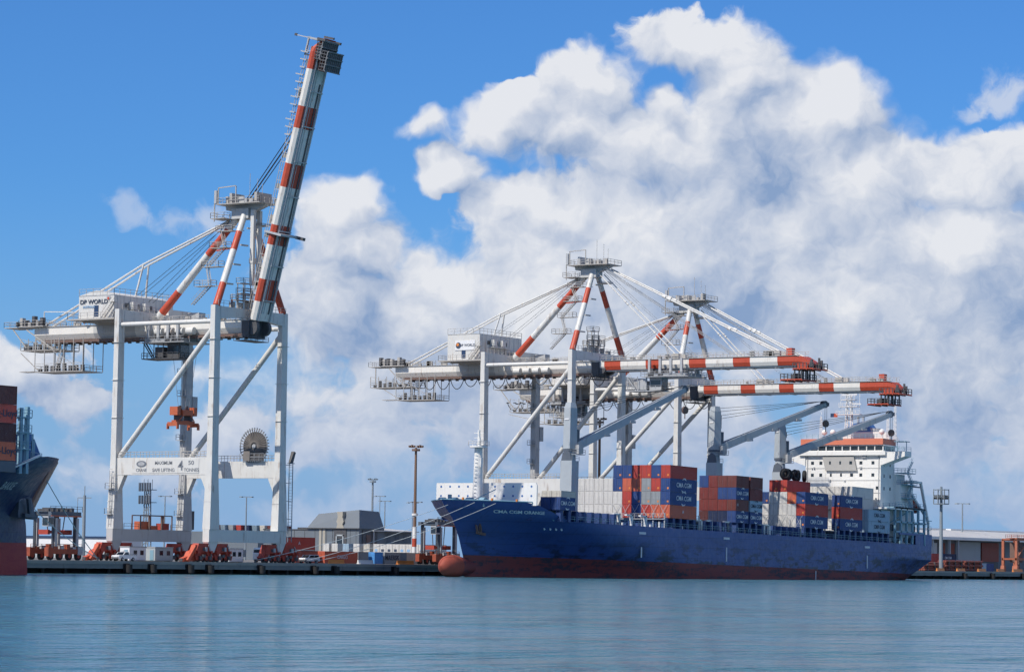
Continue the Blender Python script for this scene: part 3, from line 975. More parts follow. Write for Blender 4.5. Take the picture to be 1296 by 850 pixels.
    if up:
        for s in (-.9, 0, .9): m.tube((xc + s, ay - .6, az_ + 2.4), bx(s * 1.3, 39, .6), .09 if s else .14, 6)
    else:
        for s in (-1.3, -.5, .5, 1.3): m.tube((xc + s, ay - 3, az_ + .6), bx(s, 34, 1), .05, 5)
        for s in (-.8, .8): m.tube((xc + s, ay - 3, az_), bx(s, 24, 1), .045, 5)
    m.build('hoist_ropes', ROPE if not up else CABLE, g)
    if up:
        for s in (-1, 1):
            m = MB()
            m.box(xc + s * 1.0 - .38, xc + s * 1.0 + .38, ay - 2.9, ay - 2.1, zl + 4.6, az_ + .2)
            m.box(xc + s * 1.0 - .5, xc + s * 1.0 + .5, ay - 3., ay - 2., zl + 9, zl + 10)
            m.build('folded_forestay', WHITE, g)
    else:
        for s in (-1, 1):
            for (so, rr, y0, z0) in ((th['stay'][1], .18, ay - 4.2, az_ + .6), (th['stay'][0], .14, ay - 2.2, az_ - .6)):
                m = MB()
                p, q2 = Vector((xc + s * 1.2, y0, z0)), Vector(bx(s * 1.6, so, 1.0))
                m.tube(p, q2, rr, 8)
                for f in (.34, .37, .72): m.tube(p.lerp(q2, f), p.lerp(q2, f + .018), rr * 1.9, 8)
                m.build('forestay', WHITE, g, 40)
    # --- trolley, cab and spreader
    tz, (t0, t1) = zt - 3.3, trolley
    if extras.get('boom_trolley'): pass
    m = MB()
    for x in (-3.6, 3.6): m.box(xc + x - .3, xc + x + .3, t0, t1, tz - .6, tz)
    for k in range(4):
        y = t0 + .3 + (t1 - t0 - .6) * k / 3
        m.box(xc - 3.6, xc + 3.6, y - .25, y + .25, tz - .6, tz - .05)
    m.deck(xc - 4.4, xc + 4.4, t0 - 1, t1 + 1, tz - .7, .15, 1.1)
    for x in (-3.9, 3.9):
        for k in range(4):
            y = t0 + 1 + (t1 - t0 - 2) * k / 3
            m.box(xc + x - .25, xc + x + .25, y - .3, y + .3, tz - .1, tz + 3.4)
    for k in range(12): 
        y = random.uniform(t0, t1 - 1)
        m.box(xc + random.uniform(-4.2, -3.4), xc - 2.8, y, y + random.uniform(.5, 1.5), tz - .7, tz + random.uniform(.2, 1.2), 1)
    tr = m.build('trolley', [GALV, DARKST], g)
    c0 = t0 + extras.get('cab', 2.)
    m = MB()
    m.box(xc - 2.6, xc + .4, c0, c0 + 3.2, tz - 3.8, tz - .9)
    for x in (-2.62, .42): m.box(xc + x - .02, xc + x + .02, c0 + .3, c0 + 2.9, tz - 3.0, tz - 1.5, 1)
    m.box(xc - 2.4, xc + .2, c0 - .04, c0, tz - 3.6, tz - 1.3, 1)
    m.deck(xc - 3.6, xc + 1.2, c0 - .6, c0 + 9, tz - 3.9, .18, 1.1)
    for y in (c0 + 3.6, c0 + 6, c0 + 8.6):
        for x in (-3.4, 1.): m.bar((xc + x, y, tz - 3.9), (xc + x, y, tz - .6), .14)
    m.box(xc - 2.8, xc - 1, c0 + 4, c0 + 6.2, tz - 3.8, tz - 1.6, 0)
    m.stair((xc - 3., c0 + 6.4, tz - 3.9), (xc - 3., c0 + 8.8, tz - .7), .7)
    m.build('operator_cab', [GALV if not up else DARKST, GLASS], tr)
    if extras.get('spreader'):
        yc, z0 = extras['spreader']
        m = MB()
        m.box(xc - 1.6, xc + 1.6, yc - 1.2, yc + 1.2, z0 + 2.2, z0 + 3.3)
        for s in (-1, 1):
            m.box(xc + s * 2.6 - .5, xc + s * 2.6 + .5, yc - 1.0, yc + 1.0, z0 + 2.2, z0 + 3.9)
            m.disc((xc + s * 1.1, yc, z0 + 3.6), 'y', .6, .3, 14, 1)
            m.bar((xc + s * 1.2, yc - .9, z0 + 2.2), (xc + s * 2.3, yc - .9, z0 + 1.2), .16)
            m.box(xc + s * 1.6 - .3, xc + s * 1.6 + .3, yc - .9, yc + .9, z0 + 1.1, z0 + 2.2, 1)
        m.box(xc - 3., xc + 3., yc - .55, yc + .55, z0 + .4, z0 + 1.2)
        for s in (-1, 1):
            m.box(xc + s * 3.2 - .25, xc + s * 3.2 + .25, yc - 1.25, yc + 1.25, z0, z0 + .8)
            for u in (-1, 1): m.box(xc + s * 3.25 - .3, xc + s * 3.25 + .3, yc + u * 1.25 - .12, yc + u * 1.25 + .12, z0 - .6, z0 + .5)
        sp = m.build('spreader', [ORANGE, DARKST], tr)
        m = MB()
        for sx in (-1, 1):
            for sy in (-1, 1): m.tube((xc + sx * 1.1, yc + sy * .4, z0 + 3.6), (xc + sx * 2.2, yc + sy * 1.6, tz - .6), .04, 5)
        m.build('spreader_rope', ROPE, sp)
    # --- festoon cable loops
    if cables:
        m = MB()
        yy = th['loops']
        k = 0
        while yy > 1.5:
            pts = [(xc - 2.6, yy - 4. * i / 10, zt - 3.2 - 2.6 * (1 - (2 * i / 10 - 1) ** 2) ** .8 * (1 if k % 5 else .8)) for i in range(11)]
            m.path(pts, .1, 5)
            yy -= 4.
            k += 1
        m.build('festoon_cable', CABLE, g)
    # --- bogies
    for x in X:
        for y in (ya, yb):
            for s in (-1, 1):
                c = x + s * 2.95
                m = MB()
                m.prism([(c - 2.75, 3.3), (c - 1.5, 5.9), (c + 1.5, 5.9), (c + 2.75, 3.3), (c + 1.8, 3.0), (c + .8, 4.2), (c - .8, 4.2), (c - 1.8, 3.0)], 'y', y - .75, y + .75)
                for k in (-1, 1):
                    for w in (-1, 1):
                        m.prism([(c + k * 1.45 - 1.3, 3.55), (c + k * 1.45 + 1.3, 3.55), (c + k * 1.45 + 1.05, 2.7), (c + k * 1.45 - 1.05, 2.7)], 'y', y + w * .85 - .1, y + w * .85 + .1)
                    m.box(c + k * 1.45 - .35, c + k * 1.45 + .35, y - 1.35, y - .96, 2.75, 3.5, 1)
                    m.box(c + k * 2.0 - .25, c + k * 2.0 + .25, y - 1.2, y - .76, 3.9, 4.5)
                m.box(c - .3, c + .3, y - .85, y + .85, 4.5, 5.1, 1)
                m.box(c - .85, c - .15, y - 1.4, y - .78, 3.2, 3.8, 1)
                m.box(c + .2, c + .7, y - 1.1, y - .78, 4.4, 5.2, 2)
                m.bar((c + 1.2, y - .9, 5.6), (c + 2.3, y - .9, 3.4), .14, m=2)
                bg = m.build('bogie', [BOGIE, DARKST, GALV], g)
                if not extras.get('wheels'): continue
                for k in (-1, 1):
                    for d in (-.62, .62):
                        if 'w' not in _wheel:
                            w = MB()
                            w.disc((0, 0, 0), 'y', .42, .3, 16)
                            w.disc((0, 0, 0), 'y', .2, .42, 10)
                            ob = w.build('wheel', DARKST, None, 40)
                            _wheel['w'] = ob.data
                            bpy.data.objects.remove(ob)
                        wo = link('wheel', _wheel['w'], bg)
                        wo.location = (c + k * 1.45 + d - xc, y - 4, QZ + .44 - QZ)
    if extras.get('buffers'):                            # stepped end buffers and drive covers
        for (x, y, s) in extras['buffers']:
            m = MB()
            m.prism([(x, 2.5), (x + s * 3.6, 2.3), (x + s * 3.6, 3.0), (x + s * 2.2, 3.4), (x + s * 1.6, 4.3), (x + s * .5, 4.6), (x, 5.6), (x - s * .8, 5.6)], 'y', y - .5, y + .5)
            m.bar((x + s * .4, y - .8, 5.2), (x + s * 2.7, y - .8, 2.5), .5, .6)
            m.box(x + s * 3.6 - .15, x + s * 3.6 + .15, y - .4, y + .4, 2.4, 3.0, 1)
            m.build('end_buffer', [mat('bright_bogie_red', (.55, .10, .045), .6, .25, 1.3, .3), DARKST], g)
    return g, X, zl


OPT1 = dict(section=[(-2.75, 0), (2.75, 0), (2.75, -.6), (2.4, -1.15), (-2.4, -1.15), (-2.75, -.6)], angle=75.5, len=47, bands=[(3.8, 8.3), (15.2, 19.2), (26.8, 31.5), (38.6, 43.0), (50.4, 53.8)], hang=[(50.5, 61, 45.3), (44, 57, 40.8)], apex=71.6, yend=58.5)
c1, X1, zl1 = crane(7.4, 10.8, 'tall white gantry crane with its red banded boom raised steeply into the sky', True, 50.0, OPT1, (18, 27.5),
                    dict(plate=1, lattice=1, cab=1.5, spreader=(20.3, 29.2), wheels=1, buffers=[(-8.6, 4, -1), (-8.6, 28.3, -1), (23.6, 28.3, 1)]))
OPT2 = dict(angle=0, hd=1.6, stay=(20., 46.2), bands=[(1.2, 5.6), (12.4, 16.6), (23.9, 28.3), (35.4, 39.8), (46.8, 51.2)], hang=[(55, 67, 45.4), (47.8, 59.3, 42.2)], apex=71.8, yend=60.5, loops=60, hh=6.9, ridge=.15)
crane(140.3, 11.4, 'white gantry crane with boom lowered level over the bow half of the blue ship', False, 50.4, OPT2, (-22, -11.5),
      dict(cab=7), cables=True, house_text=2)
OPT3 = dict(angle=0, hd=0., stay=(17., 38.5), bands=[(1.6, 5.6), (12, 16), (22.6, 26.6), (33.4, 37.4), (44.4, 51.6)], hang=[(43, 56.5, 41.6), (32, 46, 38.4)], apex=67.2, yend=54.5, loops=58, hh=6., ridge=.15)
crane(187.5, 8.6, 'white gantry crane at the far right, lower level boom nearest the bridge of the ship', False, 47.4, OPT3, (34, 44),
      dict(cab=1.5), cables=True, house_text=0)

# extras that only the raised crane shows
m = MB()
cy, cz = 10.2, 25.6
for k in range(36):
    a = k * 2 * math.pi / 36
    m.bar((17.6, cy + .8 * math.cos(a), cz + .8 * math.sin(a)), (17.6, cy + 3.25 * math.cos(a), cz + 3.25 * math.sin(a)), .13, .13)
m.disc((18.0, cy, cz), 'x', 2.95, .3, 36, 3)
for k in range(36):
    a = k * 2 * math.pi / 36
    m.bar((17.7, cy + 3.2 * math.cos(a), cz + 3.2 * math.sin(a)), (17.7, cy + 3.75 * math.cos(a), cz + 3.75 * math.sin(a)), .16, .16, 1)
m.disc((17.7, cy, cz), 'x', .45, .5, 16, 2)
for k in range(44):
    a, b = k * 2 * math.pi / 44, (k + 1) * 2 * math.pi / 44
    m.bar((17.5, cy + 3.45 * math.cos(a), cz + 3.45 * math.sin(a)), (17.5, cy + 3.45 * math.cos(b), cz + 3.45 * math.sin(b)), .16, .12, 2)
m.box(16.9, 17.3, 7.4, 12.4, 22.62, 23.7, 1)
m.box(16.7, 17.4, 10.6, 12.2, 22.62, 24.6, 0)
m.rail([(16.8, 7, 22.6), (16.8, 13.2, 22.6)], 1.5, 1.2, m=2)
m.build('cable_reel', [mat('reel_spoke', (.20, .18, .165), .7, .3, 1.), DARKST, GALV, mat('reel_brown', (.15, .14, .135), .7, .3, 1.)], c1)
m = MB()
for yy in (3.6, 4.5): m.bar((21.9, yy, 6.5), (21.9, yy, 22.2), .13)
for k in range(5): m.bar((19.6, 4.05, 7.5 + k * 3.6), (22.1, 4.05, 7.5 + k * 3.6), .12)
for k in range(26): m.bar((21.9, 3.6, 7 + k * .58), (21.9, 4.5, 7 + k * .58), .06)
m.box(21.2, 22.4, 3.5, 4.6, 22.2, 22.35)
m.bar((21.7, 4, 22.3), (22.6, 4, 24.6), .75, .6, 1)
m.build('boarding_ladder', [POLEG, DARKST], c1)
m = MB()
for x in (3.2, 13.0):
    for y in (27.2, 29.4): m.bar((x, y, 8.6), (x, y, 11.4), .2)
for y in (27.2, 29.4): m.bar((3.2, y, 11.4), (13.0, y, 11.4), .2)
for x in (6.0, 9.8): m.bar((x, 27.2, 8.6), (x, 27.2, 11.4), .35)
m.box(3.4, 6.2, 27.6, 29.0, 8.62, 10.2, 1)
m.box(7, 9, 27.6, 29.0, 8.62, 9.4, 1)
m.box(10.2, 12.6, 27.6, 29.0, 8.62, 9.9, 2)
m.rail([(-1.5, 27.5, 8.6), (3, 27.5, 8.6)])
m.rail([(13, 27.5, 8.6), (17, 27.5, 8.6)])
m.build('drive_cage', [OXIDE, ORANGE, BOGIE], c1)

# ------------------------------------------------------------------ container kit
_ck = {}


def container_mesh(L, H, flat=False, doors=True):
    """corrugated steel box: origin at the base, x from 0 to L, y from 0 (water side) to 2.44"""
    k = (L, H, flat, doors)
    if k in _ck: return _ck[k]
    m = MB()
    W = 2.37
    e = .05
    n = 40 if L > 8 else 20
    def wave(y, s):
        pts = []
        for i in range(n):
            a, b = .16 + (L - .32) * i / n, .16 + (L - .32) * (i + 1) / n
            w = b - a
            pts += [(a, y), (a + w * .32, y), (a + w * .5, y + s * .045), (a + w * .82, y + s * .045)]
        pts.append((L - .16, y))
        return pts
    for y, s in ((e, 1), (W - e, -1)):
        p = wave(y, s)
        vs = [(a, b, .15) for a, b in p] + [(a, b, H - .1) for a, b in p]
        q = len(p)
        m.add(vs, [(i, i + 1, i + 1 + q, i + q) if s > 0 else (i + 1, i, i + q, i + 1 + q) for i in range(q - 1)])
    m.box(.06, L - .06, .09, W - .09, .12, H - .03)
    for x in (0, L - .16):
        for y in (0, W - .16): m.box(x, x + .16, y, y + .16, 0, H)
    for y in (0, W - .1): m.box(.16, L - .16, y, y + .1, .02, .16)
    for y in (0, W - .08): m.box(.16, L - .16, y, y + .08, H - .1, H - .01)
    for x in (0, L - .1):
        m.box(x, x + .1, .16, W - .16, .02, .16)
        m.box(x, x + .1, .16, W - .16, H - .12, H - .01)
    if not doors:
        for i in range(9): m.box(.0, .055, .2 + i * .235, .31 + i * .235, .16, H - .12)
    ob = m.build('container', CONT)
    me = ob.data
    bpy.data.objects.remove(ob)
    _ck[k] = me
    return me


def door_mesh(H):
    k = ('d', H)
    if k in _ck: return _ck[k]
    m = MB()
    w = 1.0
    m.box(-.0, .055, 0, w, .17, H - .13)
    for y in (.24, .74): m.box(-.05, -.015, y, y + .05, .1, H - .08)
    for z in (.9, 1.25): m.box(-.045, -.012, .2, .85, z, z + .05)
    for z in (.5, 1.2, 1.9, H - .5): m.box(-.02, -.002, .0, w, z, z + .035)
    m.box(-.008, .05, w + .002, w + .05, .2, H - .16, 1)
    ob = m.build('door', [CONT, DARKST])
    me = ob.data
    bpy.data.objects.remove(ob)
    _ck[k] = me
    return me


def logo_mesh(txt, size, m, arcs=True, sx=1.):
    k = ('l', txt, size, m.name, arcs)
    if k in _ck: return _ck[k]
    b = MB()
    add_text(b, txt, (0, 0, 0), size, '-y', sx, .02)
    if arcs:
        for s in (-1, 1):
            b.prism([(s * size * .75, s * size * .72), (s * size * .05, s * size * .95), (-s * size * .6, s * size * .78), (-s * size * .1, s * size * 1.12), (s * size * .5, s * size * 1.12)][::s], 'y', -.012, .012)
    ob = b.build('logo', m)
    me = ob.data
    bpy.data.objects.remove(ob)
    _ck[k] = me
    return me


def plac_mesh():
    if 'p' not in _ck:
        b = MB()
        b.box(-.075, -.06, .18, .62, .5, .95)
        ob = b.build('placard', YELL)
        _ck['p'] = ob.data
        bpy.data.objects.remove(ob)
    return _ck['p']


RGB = dict(blue=(.030, .070, .215), navy=(.018, .032, .085), red=(.46, .060, .045), orange=(.58, .135, .075), grey=(.30, .32, .33), white=(.66, .64, .60),
           brown=(.17, .050, .042), darkred=(.20, .040, .035), lightblue=(.34, .46, .56), cream=(.58, .55, .48), skyblue=(.10, .34, .72), steel=(.20, .27, .32), maroon=(.11, .035, .035), teal=(.10, .22, .32))


def container(loc, L, H, col, label, group, frame=None, doors=True, logo=None, placard=False, nm='shipping_container'):
    """a container whose near bottom edge starts at loc; frame: matrix of the ship that carries it"""
    me = container_mesh(L, H, False, doors)
    o = link(nm, me)
    M = Matrix.Translation(Vector(loc))
    o.matrix_world = frame @ M if frame is not None else M
    o.color = (*RGB[col], 1)
    tag(o, label, 'container', group)
    if doors:
        for k in (0, 1):
            d = link('door', door_mesh(H), o)
            d.location = (-.03, .15 + k * 1.06, 0)
            d.color = o.color
    if logo:
        txt, size, mm, x, arcs = logo
        l = link('logo', logo_mesh(txt, size, mm, arcs), o)
        l.location = (x, -.03, H * .52)
    if placard:
        p = link('placard', plac_mesh(), o)
        p.location = (0, .1, 0) if placard == 1 else (0, 1.5, 0)
    return o


# ------------------------------------------------------------------ the blue container ship (ship frame: x and y as on the quay, trimmed by the stern)
SHIP = thing('container_ship', 'long dark blue cargo ship with grey deck cranes and white bridge, moored under two cranes', 'ship', (100, -16.6, 0))
SHIP.rotation_euler = (0, .0155, 0)
SM = Matrix.Translation((100, -16.6, 0)) @ Matrix.Rotation(.0155, 4, 'Y') @ Matrix.Translation((-100, 16.6, 0))
CY = -16.6
HB = 14.9


def interp(t, xs, ys):
    for a, b, c, d in zip(xs[:-1], xs[1:], ys[:-1], ys[1:]):
        if t <= b: return c + (d - c) * max(0, (t - a) / (b - a))
    return ys[-1]


def stem(z): return interp(z, [-3, 2.2, 3.7, 7.4, 11.5, 13.8, 14.9, 16], [54.5, 54.2, 53.6, 51.9, 49.2, 46.2, 45.2, 45.0])
def stern(z): return interp(z, [-3, 0, 3, 6, 16], [238, 243, 249, 252, 252.4])


def half(x, z):
    """half breadth of the hull at length x and height z"""
    s = max(0., x - stem(z))
    k = min(1, max(0, (z + 1) / 13.)) ** 1.5
    Lf, p = 74 - 47 * k, 1.55 + .95 * k
    f = (1 - (1 - min(1, s / Lf)) ** p) ** (1 + .3 * k)
    a = max(0, x - 205) / 47.
    k2 = min(1, max(0, (7.5 - z) / 8.5))
    f *= 1 - (a ** 2.2) * .75 * k2 - (a ** 3) * .06
    return HB * max(0, f)


def ztop(x): return interp(x, [0, 60.2, 67.8, 232, 234, 260], [14.9, 14.9, 11.35, 11.3, 11.3, 11.3])


HULLM, BOOTM = hull_mat('ship_hull_blue', (.038, .084, .275), (.042, .034, .052), 3., (.22, .046, .044))


def ship_hull():
    us = [0, .0008, .003, .006, .011, .017, .024, .032, .042, .054, .066, .079, .0805, .09, .105, .1145, .13, .155, .18, .21, .25, .30, .36, .44, .52, .60, .68, .76, .80, .84, .88, .92, .95, .975, 1]
    zf = [-2.5, -1.2, 0, 1.2, 2.4, 3.8]
    for nm, m in (('hull', HULLM), ('boot_topping', BOOTM)):
        mb = MB()
        for s in (-1, 1):
            rows = []
            for u in us:
                xn = 45.2 + u * (252.4 - 45.2)
                zt_ = ztop(xn)
                zz = zf if nm == 'boot_topping' else [3.8 + (zt_ - 3.8) * k / 12 for k in range(13)]
                r = []
                for z in zz:
                    x = stem(z) + (stern(z) - stem(z)) * u
                    r.append((x, CY + s * max(half(x, z), .02 if u else .0), z))
                rows.append(r)
            n = len(rows[0])
            fs = []
            for i in range(len(rows) - 1):
                for k in range(n - 1):
                    q = (i * n + k, (i + 1) * n + k, (i + 1) * n + k + 1, i * n + k + 1)
                    fs.append(q if s < 0 else q[::-1])
            mb.add([p for r in rows for p in r], fs)
            if s < 0: last = rows[-1]
            else:
                o = len(mb.v)
                mb.v += last + rows[-1]
                for k in range(n - 1):
                    mb.f.append((o + k, o + n + k, o + n + k + 1, o + k + 1))
                    mb.mi.append(0)
        h = mb.build(nm, m, SHIP, 35)
    m = MB()                                              # deck
    xs = [45 + i * 2 for i in range(8)] + [62, 68, 75, 90, 110, 150, 200, 230, 252]
    for a, b in zip(xs[:-1], xs[1:]):
        z = 13.7 if b <= 62 else 11.2
        ya, yb = half(a, z) - .1, half(b, z) - .1
        m.add([(a, CY - ya, z), (b, CY - yb, z), (b, CY + yb, z), (a, CY + ya, z)], [(0, 1, 2, 3)])
    m.box(62, 62.2, CY - half(62, 12) + .3, CY + half(62, 12) - .3, 11.2, 13.7)
    m.build('deck', SHIPDK, SHIP)


ship_hull()
m = MB()                                                 # bulbous bow
L, LM = [], []
for i in range(15):
    t = i / 14
    x = 45.4 + t * 13
    r = 2.2 * math.sqrt(max(.0004, 1 - (1 - min(1, t * 3.0)) ** 2)) * (1 - max(0, t - .4) * .9)
    L.append([(x, CY + .84 * r * math.cos(a * math.pi / 10), 1.35 + r * 1.08 * math.sin(a * math.pi / 10)) for a in range(20)])
    LM.append(1 if t > .46 else 0)
m.loft(L, ms=LM[:-1])
BULB = mat('bulb_red_antifouling', (.37, .075, .045), .75, .4, .5, .6, (.22, .07, .05), spots=.9)
m.build('bulb', [BULB, BOOTM], SHIP, 60)

# raised forward bulwark rim, anchor, thruster marks, name
m = MB()
for s in (-1, 1):
    pts = [(x, CY + s * max(.1, half(x, 14.9)), 14.93) for x in (45.2, 45.7, 46.6, 48, 50, 53, 56, 60.2)] + [(63.5, CY + s * half(63, 13.2), 13.35), (67.8, CY + s * half(67.8, 11.4), 11.4)]
    m.path(pts, .14, 5)
m.build('bulwark_rim', SHIPBL, SHIP)
m = MB()
yy = lambda x, z: CY - half(x, z)
c = Vector((55.2, yy(55.2, 9.5), 9.4))
m.bar(c + Vector((-.3, -.35, 1.8)), c + Vector((.4, -.35, -1.4)), .45)
m.bar(c + Vector((-1.2, -.4, -1.0)), c + Vector((1.8, -.4, -1.3)), .5)
m.prism([(54.0, 8.5), (54.5, 8.4), (53.6, 10)], 'y', c.y - .7, c.y - .2)
m.build('anchor', OXIDE, SHIP)
m = MB()
vs, fs = text_geo('CMA CGM ORANGE', .88, .05)
pv = []
for x, y, z in vs:
    X_, Z_ = 59.3 + x * 1.18, 12.75 + y
    hx_, hz_ = (half(X_ + .1, 12.75) - half(X_ - .1, 12.75)) / .2, (half(X_, 13.2) - half(X_, 12.3)) / .9
    X_ -= .84 * hz_ * y / (.54 + .84 * hx_)               # strokes kept upright on the flare
    pv.append((X_, CY - half(X_, Z_) - .10 - z, Z_))
m.add(pv, fs)
m.build('lettering', LETTERW, SHIP)
for k in range(4):
    m = MB()
    m.tube((68.2 + k * 1.35, yy(68.2 + k * 1.35, 9.7) - .16, 9.7), (68.2 + k * 1.35, yy(68.2 + k * 1.35, 9.7) - .04, 9.7), .32, 10)
    m.build('thruster_mark', LETTERW, SHIP)
for x, z0, z1, w in ((101, 4.6, 7.8, .5), (139, 4.6, 7.8, .5), (212, 4.6, 7.8, .5), (184, .8, 3.4, .35), (99.8, 9.6, 10.1, 2.8), (137.8, 9.6, 10.1, 2.8), (210.8, 9.6, 10.1, 2.8)):
    m = MB()
    m.box(x, x + w, yy(x, (z0 + z1) / 2) - .12, yy(x, (z0 + z1) / 2) - .03, z0, z1)
    m.build('tug_mark', LETTERW, SHIP)

# breakwater, fore mast, windlass
m = MB()
m.loft([[(x, CY - 13.4, 14.2), (x, CY + 11.6, 14.2), (x, CY + 11.6, 18.9), (x, CY - 13.1, 18.9), (x, CY - 13.4, 18.4)] for x in (60.4, 60.7)])
m.box(60.7, 61, CY - 13, CY + 11.4, 18.6, 18.9)
bw = m.build('breakwater', SHIPW, SHIP)
for i in range(11):
    y = CY + 10.4 - i * 2.25
    if abs(y - CY) < 1.5: continue
    for z in (16.2, 18.15):
        m = MB()
        m.tube((60.38, y, z), (60.41, y, z), .24, 10)
        m.build('lightening_hole', BLUEC, bw)
m = MB()
for k in range(6): m.prism([(60.72, 14), (63, 14), (60.72, 18)], 'y', CY - 12 + k * 4.6, CY - 11.8 + k * 4.6)
m.build('breakwater_bracket', SHIPBL, bw)
m = MB()
m.tube((58.6, CY, 13.7), (58.6, CY, 26.3), 1.15, 16, r2=.85)
m.disc((58.6, CY, 26.3), 'z', 1.9, .35, 16)
m.tube((58.6, CY, 26.4), (58.6, CY, 29.8), .28, 8)
for z in (28.2, 29.2): m.bar((58.6, CY - 1.2, z), (58.6, CY + 1.2, z), .12)
m.box(57.2, 57.6, CY - 1.1, CY - .7, 26.4, 28.2)
m.rail([(57, CY - 1.5, 26.5), (57, CY + 1.5, 26.5), (60.2, CY + 1.5, 26.5), (60.2, CY - 1.5, 26.5), (57, CY - 1.5, 26.5)], 1.)
for k in range(14): m.box(57.3, 57.42, CY - .3, CY + .3, 14.4 + k * .8, 14.46 + k * .8)
m.box(57.2, 57.9, CY - 1.6, CY - 1.2, 22, 24)
m.build('fore_mast', SHIPW, SHIP, 40)
m = MB()
for y in (-5, 5, -1.8, 2):
    m.disc((53, CY + y, 14.8), 'y', .8, 1.4, 12)
    m.box(52, 54, CY + y - .9, CY + y - .7, 13.7, 15.2)
m.box(48, 48.6, CY - .3, CY + .3, 13.7, 16)
m.bar((50, CY - 2.5, 14), (57, CY - 5.5, 17.4), .16)
m.build('windlass', SHIPBL, SHIP, 40)
for (x, y) in ((46.6, -4.4), (51, -8.6), (56, -11.4)):
    m = MB()
    m.disc((x, CY + y, 15.1), 'z', .25, .5, 8)
    m.build('lifebuoy_box', YELL, SHIP, 40)

# hatch coamings, lashing posts and deck-side clutter under the stacks
m = MB()
random.seed(4)
for (a, b) in ((68, 91), (112, 127), (129, 157.6), (163, 190), (196.6, 227)):
    m.box(a, b, CY - 12.2, CY + 12.2, 11.2, 12.9, 0)
    m.box(a - .2, b + .2, CY - 12.4, CY + 12.4, 12.9, 13.5, 1)
    x = a + .6
    k = 0
    while x < b:
        m.box(x - .5, x + .5, CY - 14.5, CY - 13.3, 11.2, 13.56, 2)
        m.box(x - .5, x + .5, CY + 13.3, CY + 14.5, 11.2, 13.56, 2)
        x += 3.1
for a in range(66):
    x = 70 + a * 2.5
    if x > 232: break
    y = CY - 14.2 + random.uniform(0, 1.6)
    c = random.choice([0, 3, 3, 4])
    w, h = random.uniform(.15, 1.0), random.uniform(.6, 2.0)
    m.box(x, x + w, y, y + .3, 11.2, 11.2 + h, c)
for x in (92.2, 97.5, 103.5, 128.3, 133, 141.5, 158.4, 161): 
    m.box(x, x + .55, CY - 14.4, CY - 13.8, 11.2, 13.7, 3)
    m.box(x - 2.2, x + .5, CY - 14.4, CY - 13.8, 13.45, 13.75, 3)
m.build('hatch_coaming', [SHIPDK, SHIPGD, SHIPDK, SHIPW, GALV], SHIP)
m = MB()
xs = [68 + i * 4 for i in range(42)]
for a, b in zip(xs[:-1], xs[1:]): m.rail([(a, CY - half(a, 11.3) + .15, 11.3), (b, CY - half(b, 11.3) + .15, 11.3)], 1.1, 2.)
m.build('side_railing', SHIPBL, SHIP)
# lashing bridges
for x in (111.7, 127.2, 177.0, 195.6):
    m = MB()
    for k in range(11):
        y = CY - 14.4 + k * 2.88
        m.box(x - .15, x + .15, y - .12, y + .12, 11.2, 14.6 if x < 150 else 15.4)
    m.box(x - .4, x + .4, CY - 14.6, CY + 14.6, 13.2, 13.35)
    m.rail([(x - .4, CY - 14.6, 13.35), (x - .4, CY + 14.6, 13.35)], 1.1, 1.5)
    m.build('lashing_bridge', GALV, SHIP)
for x0 in (113.2, 178.4):                                 # crossed lashing rods over the lowest ends
    m = MB()
    for k in range(6):
        y = CY - 14.4 + k * 2.42
        m.bar((x0 - .25, y + .2, 13.4), (x0 - .08, y + 2.2, 16.6), .07)
        m.bar((x0 - .25, y + 2.2, 13.4), (x0 - .08, y + .2, 16.6), .07)
    m.build('lashing_rods', GALV, SHIP)


